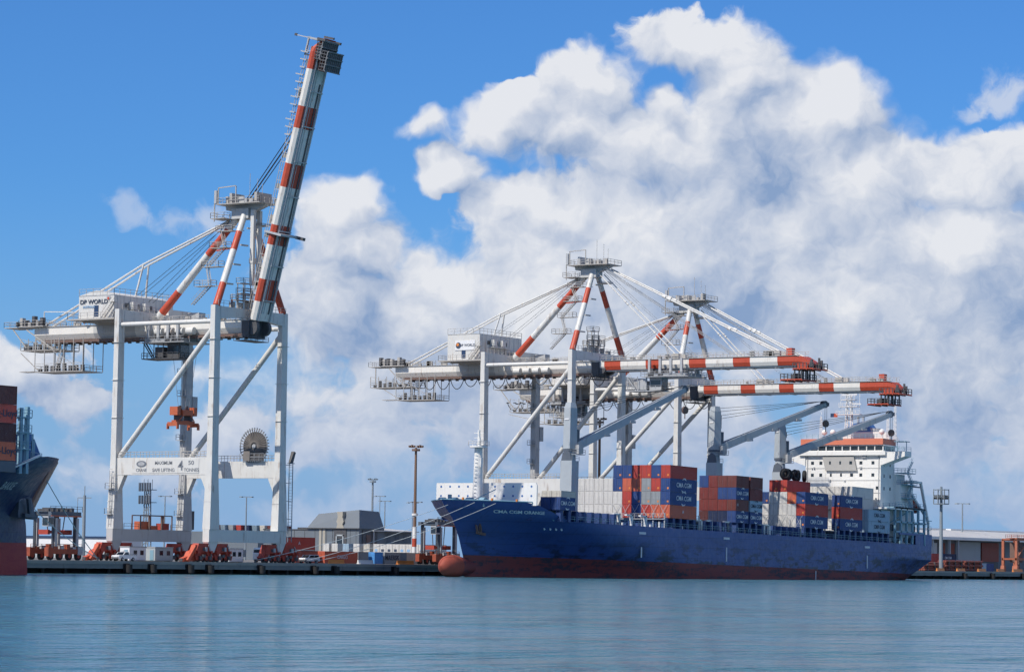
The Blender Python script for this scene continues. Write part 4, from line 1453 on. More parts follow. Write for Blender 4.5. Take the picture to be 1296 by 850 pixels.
# deck cranes
def deck_crane(x, zpiv, ztp, slew, tipz, lower):
    m = MB()
    m.loft([[(x + a * w, CY + b * w, z) for a, b in ((-1, -1), (1, -1), (1, 1), (-1, 1))] for z, w in ((11.2, 1.45), (lower, 1.45))], 0)
    m.tube((x, CY, lower - .5), (x, CY, zpiv - .8), 1.38, 18, 0, 1.2)
    m.prism([(CY - 1.3, lower), (CY + 1.3, lower), (CY + .95, lower + 1.7), (CY, lower + 2.3), (CY - .95, lower + 1.7)], 'x', x - 1.46, x - 1.2, 1)
    m.disc((x, CY, zpiv - .6), 'z', 1.5, .5, 18, 1)
    m.rail([(x - 1.5, CY - 1.5, lower), (x + 1.5, CY - 1.5, lower), (x + 1.5, CY + 1.5, lower)], 1.)
    p = m.build('deck_crane', [SHIPGR, SHIPGD], SHIP)
    a = R(-slew)
    def rot(u, v, w): return (x + u * math.cos(a) - v * math.sin(a), CY + u * math.sin(a) + v * math.cos(a), w)
    m = MB(rot)
    m.loft([[(a * w, b * d, z) for a, b in ((-1, -1), (1, -1), (1, 1), (-1, 1))] for z, w, d in ((zpiv - .3, 1.05, 1.15), (ztp - 1.2, .95, 1.05), (ztp, .7, .8))])
    m.box(1.0, 2.1, -.75, .75, zpiv + .8, zpiv + 4.0, 1)
    m.box(.9, 1.5, -.6, .6, zpiv + 4.8, ztp - 2.0, 1)
    m.box(-1.1, -1.055, -.7, .7, zpiv + 6.0, zpiv + 6.3, 2)
    m.box(.6, 1.9, -2.3, -1.2, zpiv - 1.4, zpiv + .6, 3)
    m.deck(-.4, 2.2, -2.6, -1.15, zpiv - 1.5, .12, 1.)
    m.rail([(-1.6, -1.5, zpiv), (1.0, -1.5, zpiv)], 1.)
    m.build('turret', [SHIPGR, SHIPGD, SIGNW, GALV], p)
    m = MB(rot)
    b0, t0 = Vector((1.2, 0, zpiv + .2)), Vector((34, 0, tipz))
    secs = [(0, .5, .9), (.06, 1.15, 1.15), (.55, .95, 1.0), (.95, .65, .8), (1, .5, .6)]
    dn = (t0 - b0).normalized()
    up = Vector((0, 1, 0)).cross(dn) * -1
    if up.z < 0: up = -up
    for s in (-1, 1):
        m.loft([[b0.lerp(t0, t) + Vector((0, s * .72 * hw_, 0)) + Vector((0, yy_ * .26, 0)) + up * (zz_ * h_ * .75) for yy_, zz_ in ((-1, -1), (1, -1), (1, 1), (-1, 1))] for t, hw_, h_ in secs])
    for k in range(14):
        t = .07 + .9 * k / 14
        q = b0.lerp(t0, t)
        m.bar(q + Vector((0, -.7, 0)), b0.lerp(t0, t + .06) + Vector((0, .7, 0)), .16, m=1)
    for t in (.27, .5, .73):
        q = b0.lerp(t0, t)
        m.box(q.x - .8, q.x + .8, -1.1, 1.1, q.z - 1.2, q.z - .7, 2)
    for s in (-.4, .4): m.disc(t0 + Vector((-.2, s, .1)), 'y', .9, .3, 16, 1)
    m.box(33, 35.2, -.3, .3, tipz - .3, tipz + .6, 1)
    m.build('jib', [SHIPGR, SHIPGD, GALV], p)
    m = MB(rot)
    for s, zz in ((-.6, ztp - .4), (-.2, ztp - 1.2), (.2, ztp - 2.2), (.6, ztp - 3.0)): m.tube((1., s, zz), (33.4, s, tipz + .8), .05, 5)
    for s in (-.35, .35): m.tube((34.4, s, tipz - 3.9), (34.4, s, tipz), .045, 5)
    m.build('luffing_wire', CABLE, p)
    m = MB(rot)
    m.disc((34.4, 0, tipz - 4.6), 'y', .85, .55, 16)
    m.box(34.1, 34.7, -.3, .3, tipz - 5.4, tipz - 4.6)
    m.tube((34.4, 0, tipz - 6.6), (34.4, 0, tipz - 5.4), .12, 6)
    m.build('hook_block', OXIDE, p, 40)


deck_crane(94.7, 28.2, 38.0, 17.0, 43.0, 25.3)
deck_crane(160.0, 31.6, 41.6, 22.7, 43.9, 28.2)
deck_crane(193.5, 31.4, 39.6, 26.6, 43.6, 27.6)

# ------------------------------------------------------------------ superstructure
m = MB()
hx0, hx1, ya_, yb_ = 228., 236., -27.4, -6.0
m.box(hx0, hx1, ya_, yb_, 11.2, 33.9)
m.box(hx1, 243.5, -29.2, -5, 11.2, 26.5, 1)
m.box(hx1, 241, -28, -5.5, 26.5, 29.2, 1)
m.box(hx0 - 2.2, 240, -31., -2.5, 19.9, 20.3)
m.box(hx0 - .02, hx1 + 6.02, ya_ - .03, yb_ + .03, 16.2, 16.35, 1)
hs = m.build('deckhouse', [SHIPW, SHIPW], SHIP)
def ship_window(b):
    q = MB()
    q.box(*b)
    q.build('window', GLASS, hs)


for z in (28.6, 31.7):
    for y, w in ((-8, .8), (-10.4, .8), (-13.3, .5), (-16.2, .5), (-19.2, .8), (-21.8, .8), (-25.2, .8)): ship_window((hx0 - (.63 if z > 30 and -20.5 < y < -11.5 else .05), hx0 - (.605 if z > 30 and -20.5 < y < -11.5 else .012), y - w / 2, y + w / 2, z - .4, z + .4))
ship_window((hx0 - .05, hx0 - .012, -26.9, -26.1, 24.9, 25.7))
for z in (31.3, 28.4, 25.2):
    for x in (230, 233.5): ship_window((x - .3, x + .3, ya_ - .05, ya_ - .012, z - .4, z + .4))
m = MB()
random.seed(9)
for k in range(14):
    y, z = random.uniform(-26.5, -7), random.choice([22.3, 25.6, 27.0, 30.2])
    m.box(hx0 - .35, hx0 - .02, y, y + random.uniform(.2, .7), z, z + random.uniform(.2, .5))
for y in (-26.9, -6.6): m.bar((hx0 - .12, y, 20.4), (hx0 - .12, y, 33.6), .14)
for z in (24.0, 27.2, 30.3): m.box(hx0 - .1, hx0 - .015, -27.3, -6.1, z, z + .08)
m.box(hx0 - .5, hx0 - .05, -23.4, -22.2, 33.0, 33.55)
m.build('pipes_and_vents', GALV, hs)
m = MB()
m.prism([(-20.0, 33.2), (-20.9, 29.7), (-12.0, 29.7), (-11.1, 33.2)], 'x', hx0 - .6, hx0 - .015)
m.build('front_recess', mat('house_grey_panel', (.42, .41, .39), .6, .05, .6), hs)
m = MB()                                                 # bridge wings with sloping soffit
m.loft([[(x, ya_ + .02, 31.0), (x, -34.2, 33.3), (x, -34.2, 34.6), (x, ya_ + .02, 34.6)] for x in (hx0 - .3, hx0 + 3.6)])
m.loft([[(x, yb_ - .02, 31.0), (x, .8, 33.3), (x, .8, 34.6), (x, yb_ - .02, 34.6)] for x in (hx0 - .3, hx0 + 3.6)])
m.box(hx0 - .9, hx0 + 7, -29, -4.4, 33.6, 34.6)
m.build('bridge_wing', SHIPW, hs)
m = MB()
m.box(hx0 - .4, hx0 + 6.5, -28.2, -5.2, 34.6, 36.25, 1)
for i in range(11):
    y = -28.2 + 23 * i / 10
    m.box(hx0 - .55, hx0 - .3, y - .13, y + .13, 34.6, 36.25, 0)
m.box(hx0 - .5, hx0 + 6.6, -28.4, -5, 34.6, 34.85, 0)
m.box(hx0 - .7, hx0 + 6.7, -28.6, -4.8, 36.0, 36.3, 0)
m.build('bridge_windows', [SHIPW, GLASS], hs)
m = MB()
m.box(hx0 - 1.0, hx0 + 6.6, -28.4, -5.0, 36.3, 37.85)
m.build('orange_band', SHIPOR, hs)
m = MB()
m.rail([(hx0 - .9, -34.2, 34.6), (hx0 - .9, -29, 34.6)], 1.1)
m.rail([(hx0 + 3.4, -34.2, 34.6), (hx0 + 3.4, -29, 34.6)], 1.1)
m.box(hx0, hx0 + 3, -34.1, -31, 37.0, 37.15)
for y in (-33.8, -31.2): m.bar((hx0 + 1.5, y, 34.6), (hx0 + 1.5, y, 37), .15)
m.rail([(hx0 - 2.2, -31, 20.3), (hx0 - 2.2, -24, 20.3)], 1.1)
m.rail([(hx0 - 2.2, -31, 20.3), (240, -31, 20.3)], 1.1)
for (z, y1) in ((23.2, -30.6), (26.6, -30.8), (29.6, -30.4)): m.deck(236.2, 242.5, y1, ya_ + .1, z, .18, 1.1)
m.rail([(hx0 - .9, -28.3, 37.9), (hx0 - .9, -5, 37.9)], 1.1)
for k in range(4): m.stair((238 if k % 2 else 241, -30.2, 20.3 + k * 3.1), (241 if k % 2 else 238, -30.2, 23.3 + k * 3.1), .7)
m.bar((232, -28, 16.5), (239, -30.8, 20), .25)
m.build('house_railing', SHIPBL, hs)
m = MB()
m.prism([(-25.5, 37.9), (-9, 37.9), (-9.5, 40.2), (-24, 40.2)], 'x', 237.5, 243.5, 0)
m.prism([(-21.5, 38.2), (-11.5, 38.2), (-13, 42.2), (-17.5, 43.0)], 'x', 238.5, 243, 1)
m.tube((240, CY - 3.3, 38), (240, CY - 3.3, 41.2), 1.6, 18, 2)
for y in (-14.5, -16): m.tube((241, y, 40), (241, y, 44.4), .35, 8, 2)
m.build('funnel', [SHIPW, BLUEC, GALV], SHIP, 40)
m = MB()
cx, cy = 233., CY + .8
for sx in (-.7, .7):
    for sy in (-.9, .9): m.bar((cx + sx, cy + sy, 37.8), (cx + sx * .5, cy + sy * .6, 49.5), .2)
for k in range(9):
    z = 38.6 + k * 1.25
    for sx in (-.6, .6): m.bar((cx + sx, cy - .8, z), (cx + sx, cy + .8, z + 1.1), .1)
    m.bar((cx - .6, cy - .75, z), (cx + .6, cy - .75, z + 1.1), .1)
for z, w in ((44.4, 3.4), (46.4, 2.6), (48.2, 2.0)):
    m.box(cx - .8, cx + .8, cy - w, cy + w, z, z + .16)
    m.rail([(cx - .8, cy - w, z + .16), (cx - .8, cy + w, z + .16)], .9, 1.)
m.box(cx - .9, cx - .6, cy - 2.6, cy + 1.8, 49.4, 49.7)
m.box(cx - .8, cx - .6, cy - 3.8, cy - 1.2, 47.0, 47.25)
for y in (-3, -1.6, 2.4): m.tube((cx, cy + y, 46), (cx, cy + y, 50.8 + y * .3), .07, 6)
for y in (-10.6, 8.5, -12.6):
    for sx in (-.3, .3):
        for sy in (-.3, .3): m.bar((cx + 1 + sx, cy + y + sy, 37.8), (cx + 1 + sx * .6, cy + y + sy * .6, 46.6 if y < -12 else 44), .09)
    for k in range(7): m.bar((cx + .7, cy + y - .3, 38 + k * 1.1), (cx + 1.3, cy + y + .3, 39 + k * 1.1), .07)
m.build('signal_mast', SHIPW, SHIP, 40)
for (y, z) in ((7, 38), (-9.4, 38), (4.6, 38)):
    m = MB()
    m.tube((cx, cy + y, z), (cx, cy + y, z + 1.2), .12, 8)
    L = []
    for i in range(7):
        t = i / 6 * math.pi
        L.append([(cx + .75 * math.sin(t) * math.cos(a * math.pi / 6), cy + y + .75 * math.sin(t) * math.sin(a * math.pi / 6), z + 1.9 - .75 * math.cos(t)) for a in range(12)])
    m.loft(L)
    m.build('radome', SHIPW, SHIP, 50)
m = MB()
m.box(233.9, 234, CY + 5.6, CY + 6.6, 43.9, 44.9, 0)
m.box(233.9, 234, CY + 4.6, CY + 5.59, 43.9, 44.9, 1)
m.build('flag', [NAVY, BOATR], SHIP)
# stern: raised bulwark, gallery frames, lifeboat on its slide
m = MB()
m.loft([[(x, CY - half(min(x, 252), 11.4) + o, 11.2) for o in (0, .25)] + [(x, CY - half(min(x, 252), 11.4) + o, 14.1) for o in (.25, 0)] for x in (241.5, 244, 248, 251, 252.4)])
m.loft([[(x, CY + half(min(x, 252), 11.4) - o, 11.2) for o in (0, .25)] + [(x, CY + half(min(x, 252), 11.4) - o, 14.1) for o in (.25, 0)] for x in (241.5, 244, 248, 251, 252.4)])
m.box(252.15, 252.42, CY - half(252, 11.4) + .3, CY + half(252, 11.4) - .3, 11.2, 14.1)
m.box(231.5, 241.5, CY - 14.6, CY - 14.3, 13.6, 14.1)
m.build('stern_bulwark', HULLM, SHIP)
m = MB()
for zz in (14.1, 16.6, 20.2): m.box(229.4, 247.5, CY - 14.4, CY - 13.9, zz, zz + .45)
m.box(229.4, 247.5, CY - 14.4, CY + 10, 20.3, 20.6)
m.box(236, 251, CY - 13.8, CY + 13.5, 16.65, 16.9)
for x in (229.6, 233, 236.5, 240, 243.5, 247.2): m.box(x - .3, x + .3, CY - 14.4, CY - 13.9, 11.2, 20.3)
for x in (240, 247.2): m.box(x - .3, x + .3, CY + 8, CY + 8.5, 11.2, 20.3)
m.rail([(229.4, CY - 14.4, 20.7), (247.5, CY - 14.4, 20.7)], 1.1)
m.rail([(244, CY - 14.3, 14.1), (252.2, CY - 13.8, 14.1)], 2.2, 2.6)
m.box(244, 252.2, CY - 14.0, CY - 13.9, 17.6, 17.8)
for k in range(8): m.disc((230.5 + k * 2.7, CY - 12.2, 12.4), 'y', .7, 1.2, 12, 1)
for k in range(6): m.box(231 + k * 2.8, 232.4 + k * 2.8, CY - 12, CY - 11, 14.6, 16.2, 1)
m.build('stern_gallery', [SHIPBL, SHIPGD], SHIP)
m = MB()
for y in (CY - 13.3, CY - 9.2):
    m.bar((239.5, y, 20.6), (241.2, y, 27.4), .45)
    m.bar((246.6, y, 27.4), (251.6, y, 16.8), .6)
    m.bar((251.6, y, 17), (251.8, y, 14), .45)
    m.bar((240.5, y, 24.6), (249.8, y, 18.8), .5)
m.box(241, 247, CY - 13.6, CY - 8.9, 27.2, 27.7)
m.bar((242, CY - 13.3, 26.2), (246, CY - 13.3, 26.2), .35, m=1)
m.build('davit', [SHIPW, SHIPGD], SHIP)
m = MB()
L = []
P0, P1 = Vector((241.4, CY - 11.2, 25.4)), Vector((249.4, CY - 11.2, 19.9))
dn = (P1 - P0).normalized()
up = Vector((0, 1, 0)).cross(dn)
if up.z < 0: up = -up
for i in range(11):
    t = i / 10
    r = 1.35 * math.sqrt(max(.01, 1 - (2 * t - 1) ** 4))
    c = P0.lerp(P1, t)
    L.append([c + Vector((0, r * math.cos(a * math.pi / 8), 0)) + up * (r * 1.1 * math.sin(a * math.pi / 8)) for a in range(16)])
m.loft(L)
bt = m.build('lifeboat', BOATR, SHIP, 50)

# ------------------------------------------------------------------ containers aboard
T0 = 13.6
WORDS = ['bottom', 'second', 'third', 'top']
LG = ('CMA CGM', 1.45, LETTERW, 6.2, True)
LG2 = ('CMA CGM', 1.2, LETTERW, 3.0, True)
G1 = 'containers stacked on the blue ship'
COLN = dict(blue='blue', navy='navy', red='red', orange='orange-red', grey='grey', white='white', brown='reddish brown', darkred='dark red', lightblue='pale blue', maroon='maroon')
ORD = ['nearest the water', 'second from the water side', 'third from the water side', 'fourth from the water side', 'fifth from the water side', 'sixth from the water side', 'seventh from the water side', 'eighth from the water side', 'ninth from the water side', 'tenth from the water side']


def stack(x, L, cols, Hs, where, y0=-31.25, logos=(), plac=False):
    """cols: list of lists of colours, column 0 at the water side, bottom tier first; None leaves a gap"""
    for c, col in enumerate(cols):
        z = T0
        for t, k in enumerate(col):
            H = Hs[t]
            if k:
                lb = '%s container, %s tier, column %s, %s' % (COLN[k], WORDS[t] if t < len(Hs) - 1 or len(Hs) < 4 else 'top', ORD[c], where)
                lg = None
                if (c, t) in logos: lg = logos[(c, t)]
                container((x, y0 + c * 2.46, z), L, H - .03, k, lb, G1, SM, True, lg, plac and (1 if (c + t) % 2 else 2) and k not in ('white',))
            z += H


H4 = [2.93] * 4
W_, B_, R_, O_, G_ = 'white', 'blue', 'red', 'orange', 'grey'
stack(113.4, 12.19, [[O_, B_, B_, R_], [O_, G_, R_, B_], [R_, G_, G_, R_], [B_, B_, O_, R_], [R_, R_, O_, B_], [W_, W_, B_, B_], [W_, W_, W_], [W_, W_, W_], [W_, W_, W_], [W_, W_, W_]],
      H4, 'forward stack', logos={(0, 1): LG, (0, 2): LG, (0, 0): ('A', 1.1, LETTERW, 6, False)}, plac=True)
H4b = [2.75, 2.6, 2.75, 2.75]
D_, N_, K_ = 'darkred', 'navy', 'brown'  # darker paints chosen, putting the shade on this stack into the colour
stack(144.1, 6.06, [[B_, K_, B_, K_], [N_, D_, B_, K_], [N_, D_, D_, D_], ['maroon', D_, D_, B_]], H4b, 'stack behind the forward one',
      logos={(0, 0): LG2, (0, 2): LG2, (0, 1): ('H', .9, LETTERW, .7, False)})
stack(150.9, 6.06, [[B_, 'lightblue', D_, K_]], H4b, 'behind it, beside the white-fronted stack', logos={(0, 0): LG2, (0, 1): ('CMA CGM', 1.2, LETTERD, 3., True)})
H3 = [2.86, 2.86, 2.86, 2.86]
stack(178.7, 12.19, [[B_, R_, B_], [W_, W_, O_], [W_, W_, W_, R_], [W_, W_, W_, R_], [W_, W_, B_]], H3, 'stack with black tyres on top', logos={(0, 0): LG, (0, 2): LG}, plac=True)
stack(197.6, 12.19, [[B_, R_, B_]], H3, 'stack just before the pale blue pair', logos={(0, 0): LG, (0, 2): LG}, plac=True)
LGD = ('CMA CGM', 1.35, LETTERD, 6.2, True)
stack(213.4, 12.19, [['lightblue', 'lightblue']], H3, 'below the white deckhouse', logos={(0, 0): LGD, (0, 1): LGD})
stack(213.4, 12.19, [[W_, W_, W_, W_], [None, None, W_, W_], [None, None, W_, W_], [None, None, W_, W_], [None, None, W_, W_]], H3, 'tall stack before the deckhouse', y0=-26.6)
stack(67.6, 6.06, [[B_], [B_]], [2.75], 'small pair just behind the bow', logos={(0, 0): LG2})
for k in range(2):
    container((74.4, -27.2 + k * 2.46, T0 + 1.6), 6.06, 2.72, 'cream', ['cream container standing behind the white breakwater, beside the small blue pair', 'second cream container behind the breakwater, next to the pale deck crane'][k], G1, SM)
tw = MB()
Lr = []
for i in range(24):
    a = i * 2 * math.pi / 24
    Lr.append([((.95 + .5 * math.cos(b)) * math.cos(a), .55 * math.sin(b), (.95 + .5 * math.cos(b)) * math.sin(a)) for b in [j * math.pi / 4 for j in range(8)]])
Lr.append(Lr[0])
tw.loft(Lr, caps=False)
t0 = tw.build('tyre', BLACK, loc=(0, 0, 0), smooth=60)
zt4 = T0 + 4 * 2.86
for k in range(5):
    o = t0 if k == 0 else t0.copy()
    if k: COL.objects.link(o)
    o.matrix_world = SM @ Matrix.Translation((179.9 + k * 2.55, -25.1 + .5 * (k % 2), zt4 + 1.42)) @ Matrix.Rotation(.25 * (k - 2), 4, 'Z')
    tag(o, ['first big black tyre standing on the red containers, nearest the bow', 'second big black tyre in the row on the red containers', 'middle big black tyre in the row on the red containers',
            'fourth big black tyre in the row on the red containers', 'last big black tyre on the red containers, nearest the bridge'][k], 'tyre', 'large tyres on top of the red containers')

# ------------------------------------------------------------------ second ship at the left, bow only in view
S2 = thing('container_ship', 'dark ship with flared bow and red boot topping, cut off by the left edge', 'ship', (-110, -20, 0))
CY2, HB2 = -20., 18.2


def stem2(z): return interp(z, [-3, 0, 8, 9.6, 13, 19], [-82.0, -81.8, -82.4, -82.8, -80.6, -76.2])


def half2(x, z):
    s = max(0., stem2(z) - x)
    k = min(1, max(0, (z - 4) / 14.)) ** 1.3
    Lf, p = 78 - 46 * k, 1.5 + .7 * k
    return HB2 * (1 - (1 - min(1, s / Lf)) ** p)


def ztop2(x): return interp(x, [-300, -106, -98, -70], [16.2, 16.2, 19., 19.])


H2M, B2M = hull_mat('left_ship_navy', (.022, .042, .125), (.38, .042, .046), 40., (.42, .06, .05), (.07, .085, .10))
us = [0, .003, .008, .015, .025, .04, .06, .08, .1, .125, .15, .2, .26, .34, .44, .6, .8, 1]
for nm, m_, zs in (('hull', H2M, None), ('boot_topping', B2M, [-2, 0, 2, 4, 5.2])):
    mb = MB()
    for s in (-1, 1):
        rows = []
        for u in us:
            xn = -76.2 - u * 150
            zz = zs or [5.2 + (ztop2(xn) - 5.2) * k / 14 for k in range(15)]
            rows.append([(stem2(z) - u * 150, CY2 + s * max(half2(stem2(z) - u * 150, z), .02), z) for z in zz])
        n = len(rows[0])
        fs = []
        for i in range(len(rows) - 1):
            for k in range(n - 1):
                q = (i * n + k, (i + 1) * n + k, (i + 1) * n + k + 1, i * n + k + 1)
                fs.append(q if s > 0 else q[::-1])
        mb.add([p for r in rows for p in r], fs)
    mb.build(nm, m_, S2, 35)
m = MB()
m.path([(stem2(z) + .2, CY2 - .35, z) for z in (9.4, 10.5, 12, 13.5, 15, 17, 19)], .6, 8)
m.build('stem_bar', mat('stem_lit_edge_orange', (.66, .40, .28), .7, .2, .8, .5, (.3, .1, .06), spots=.5), S2)  # pale orange puts the sunlit stem edge into the colour
m = MB()
c = Vector((-87.5, CY2 - half2(-87.5, 11.2), 11.2))
m.loft([[(c.x - 2.2, c.y + 1.6, 13.2), (c.x + 2.6, c.y + 2.9, 13.4), (c.x + 3.4, c.y + 2.6, 9.2), (c.x - 2.9, c.y + .6, 9.6)], [(c.x - 1.9, c.y - 1.6, 12.4), (c.x + 2.2, c.y - .6, 12.6), (c.x + 3.2, c.y - .9, 9.0), (c.x - 2.3, c.y - 1.9, 9.3)]])
m.bar((c.x, c.y - 1.9, 12.4), (c.x + .5, c.y - 1.9, 9.6), .5)
m.bar((c.x - 1.2, c.y - 2.1, 9.7), (c.x + 2.2, c.y - 1.6, 9.5), .6)
m.build('anchor', SHIPGD, S2)
m = MB()
vs, fs = text_geo('BAKKE', 1.75, .05)
m.add([(-100.2 + x, CY2 - half2(-100.2 + x, 14.1 + y * .95) - .12 - z, 14.1 + y * .95) for x, y, z in vs], fs)
m.build('lettering', LETTERW, S2)
m = MB()
for a in range(12):
    x0, x1 = -76.8 - a * 2.6, -79.4 - a * 2.6
    m.add([(x0, CY2 - max(.02, half2(x0, 17) - .2), 16.9), (x0, CY2 + max(.02, half2(x0, 17) - .2), 16.9), (x1, CY2 + half2(x1, 17) - .2, 16.9), (x1, CY2 - half2(x1, 17) + .2, 16.9)], [(0, 1, 2, 3)])
m.add([(-105.8, CY2 - 18, 16.1), (-105.8, CY2 + 18, 16.1), (-230, CY2 + 18, 16.1), (-230, CY2 - 18, 16.1)], [(0, 1, 2, 3)])
m.path([(-106, CY2 - half2(-106, 16.2) - .02, 16.3), (-98, CY2 - half2(-98, 19) - .02, 19.05)], .22, 6, 1)
m.build('deck', [SHIPDK, SIGNW], S2)
m = MB()
for x, h in ((-102.5, 26.4), (-101, 26.6)):
    for y in (-36.5, -33, -29, -25): m.box(x - .3, x + .3, y - .3, y + .3, 16, h - (0 if y < -35 else 1))
for z in (20, 22.6, 25.): m.deck(-103.2, -100.4, -37, -22, z, .2, 1.1)
m.box(-99.6, -98.2, -35, -30, 18, 22.4, 1)
m.box(-97.9, -95.5, -33, -28, 18, 22.6, 0)
m.prism([(-95.5, 17.5), (-92.6, 17.5), (-95.3, 21.8)], 'y', -33, -30, 1)
m.rail([(-99.6, -36.2, 18), (-94, -33.5, 18)], 1.5)
m.box(-97.2, -96.4, -34.2, -33.6, 18, 21.5, 0)
m.build('lashing_bridge', [SHIPBL, BLUEC], S2)
LH = ('Hapag-Lloyd', 1.55, LETTERD, 8.5, False)
for t, (k, lb) in enumerate((('orange', 'orange container in the left edge stack, lowest of four on the dark ship'), ('maroon', 'maroon container between the two orange ones at the left edge'),
                             ('red', 'bright red-orange container third up in the left edge stack'), ('brown', 'dark brown container topmost of the left edge stack'))):
    o = container((-117.4, -38.1, 17.9 + t * 2.93), 12.19, 2.9, k, lb, 'containers on the left ship', None, False, LH if k in ('orange', 'red') else None)
    if k in ('orange', 'red'):
        for q in [o] + list(o.children): q.color = (.72, .17, .085, 1) if k == 'orange' else (.70, .11, .075, 1)
m = MB()
m.box(-118, -105, -38, -22, 16.1, 17.85)
m.build('hatch_cover', SHIPGD, S2)

# ------------------------------------------------------------------ yard machines and vehicles
def lathe_wheel(mb, c, r, w, m=0, mh=1):
    mb.disc(c, 'y', r, w, 18, m)
    mb.disc(c, 'y', r * .5, w + .08, 12, mh)


def straddle(x, y, label, H=9.3, spr=5.0):
    """straddle carrier, driving along x: two wheeled side frames, four legs, portal top"""
    g = thing('straddle_carrier', label, 'straddle carrier', (x, y, QZ), 'straddle carriers in the yard')
    z = QZ
    for s in (-1, 1):
        yy = y + s * 2.3
        m = MB()
        m.box(x - 4.6, x + 4.6, yy - .45, yy + .45, z + 1.15, z + 2.1)
        m.box(x - 4.9, x - 3.6, yy - .5, yy + .5, z + .7, z + 2.4, 0)
        m.box(x + 3.4, x + 4.8, yy - .5, yy + .5, z + 1., z + 2.6, 1)
        m.rail([(x - 4.6, yy - .4, z + 2.1), (x + 4.6, yy - .4, z + 2.1)], .9, 1.4)
        for k in range(4): m.box(x - 3 + k * 1.7, x - 2.1 + k * 1.7, yy - .4, yy + .4, z + 2.1, z + 2.5 + .25 * (k % 3), (k % 2))
        fr = m.build('side_frame', [mat('straddle_frame_paint', (.34, .075, .035), .6, .3, 1.2, .5, (.06, .04, .03)), GALV], g)
        for k in range(4):
            m = MB()
            lathe_wheel(m, (x - 3.9 + k * 2.6, yy, z + .8), .8, .5)
            m.build('wheel', [BLACK, BOGIE], fr, 40)
        for k in (-1, 1):
            m = MB()
            m.box(x + k * 3.0 - .3, x + k * 3.0 + .3, yy - .28, yy + .28, z + 2.1, z + H - .9)
            m.box(x + k * 3.0 - .12, x + k * 3.0 + .5, yy - .5, yy - .28, z + 2.6, z + H - 1.4, 1)
            m.build('leg', [mat('straddle_dark_paint', (.05, .06, .075), .5, .2, 1.), GALV], g)
    m = MB()
    for s in (-1, 1): m.box(x - 4.2, x + 4.2, y + s * 2.3 - .4, y + s * 2.3 + .4, z + H - 1.0, z + H - .2)
    for k in (-1, 1): m.box(x + k * 3 - .35, x + k * 3 + .35, y - 2.3, y + 2.3, z + H - .9, z + H - .25)
    for k in range(6): m.box(x - 3.8 + k * 1.3, x - 3.1 + k * 1.3, y - 1.6, y + 1.2, z + H - .2, z + H + .3 + .25 * (k % 2), 1)
    m.rail([(x - 4.4, y - 2.6, z + H - .2), (x + 4.6, y - 2.6, z + H - .2)], 1., 1.5)
    m.bar((x - 4.2, y - 2.7, z + H - 1.05), (x + 4.2, y - 2.7, z + H - 1.05), .25, m=2)
    m.build('top_frame', [SHIPGD, DARKST, ORANGE], g)
    m = MB()
    m.box(x - 3.2, x + 3.2, y - 1.1, y + 1.1, z + spr, z + spr + .55)
    for k in (-1, 1):
        m.box(x + k * 3.1 - .3, x + k * 3.1 + .3, y - 1.2, y + 1.2, z + spr - .2, z + spr + .7)
        m.bar((x + k * 2, y, z + spr), (x + k * 2.6, y, z + H - .9), .14, m=1)
    m.build('lifting_frame', [BOGIE, DARKST], g)
    m = MB()
    m.box(x - 5.6, x - 4.0, y - 3.2, y - 1.7, z + H - 3.0, z + H - 1.1)
    m.box(x - 5.64, x - 5.6, y - 3.1, y - 1.8, z + H - 2.8, z + H - 1.4, 1)
    m.box(x - 5.5, x - 4.1, y - 3.24, y - 3.2, z + H - 2.6, z + H - 1.4, 1)
    m.build('operator_cab', [GALV, GLASS], g)
    return g


straddle(-29.6, 20.5, 'tall orange and grey straddle carrier just right of the left ship bow')
straddle(100.6, 21.5, 'orange and grey straddle carrier half hidden behind the red bulb of the blue ship', 9.8, 3.6)


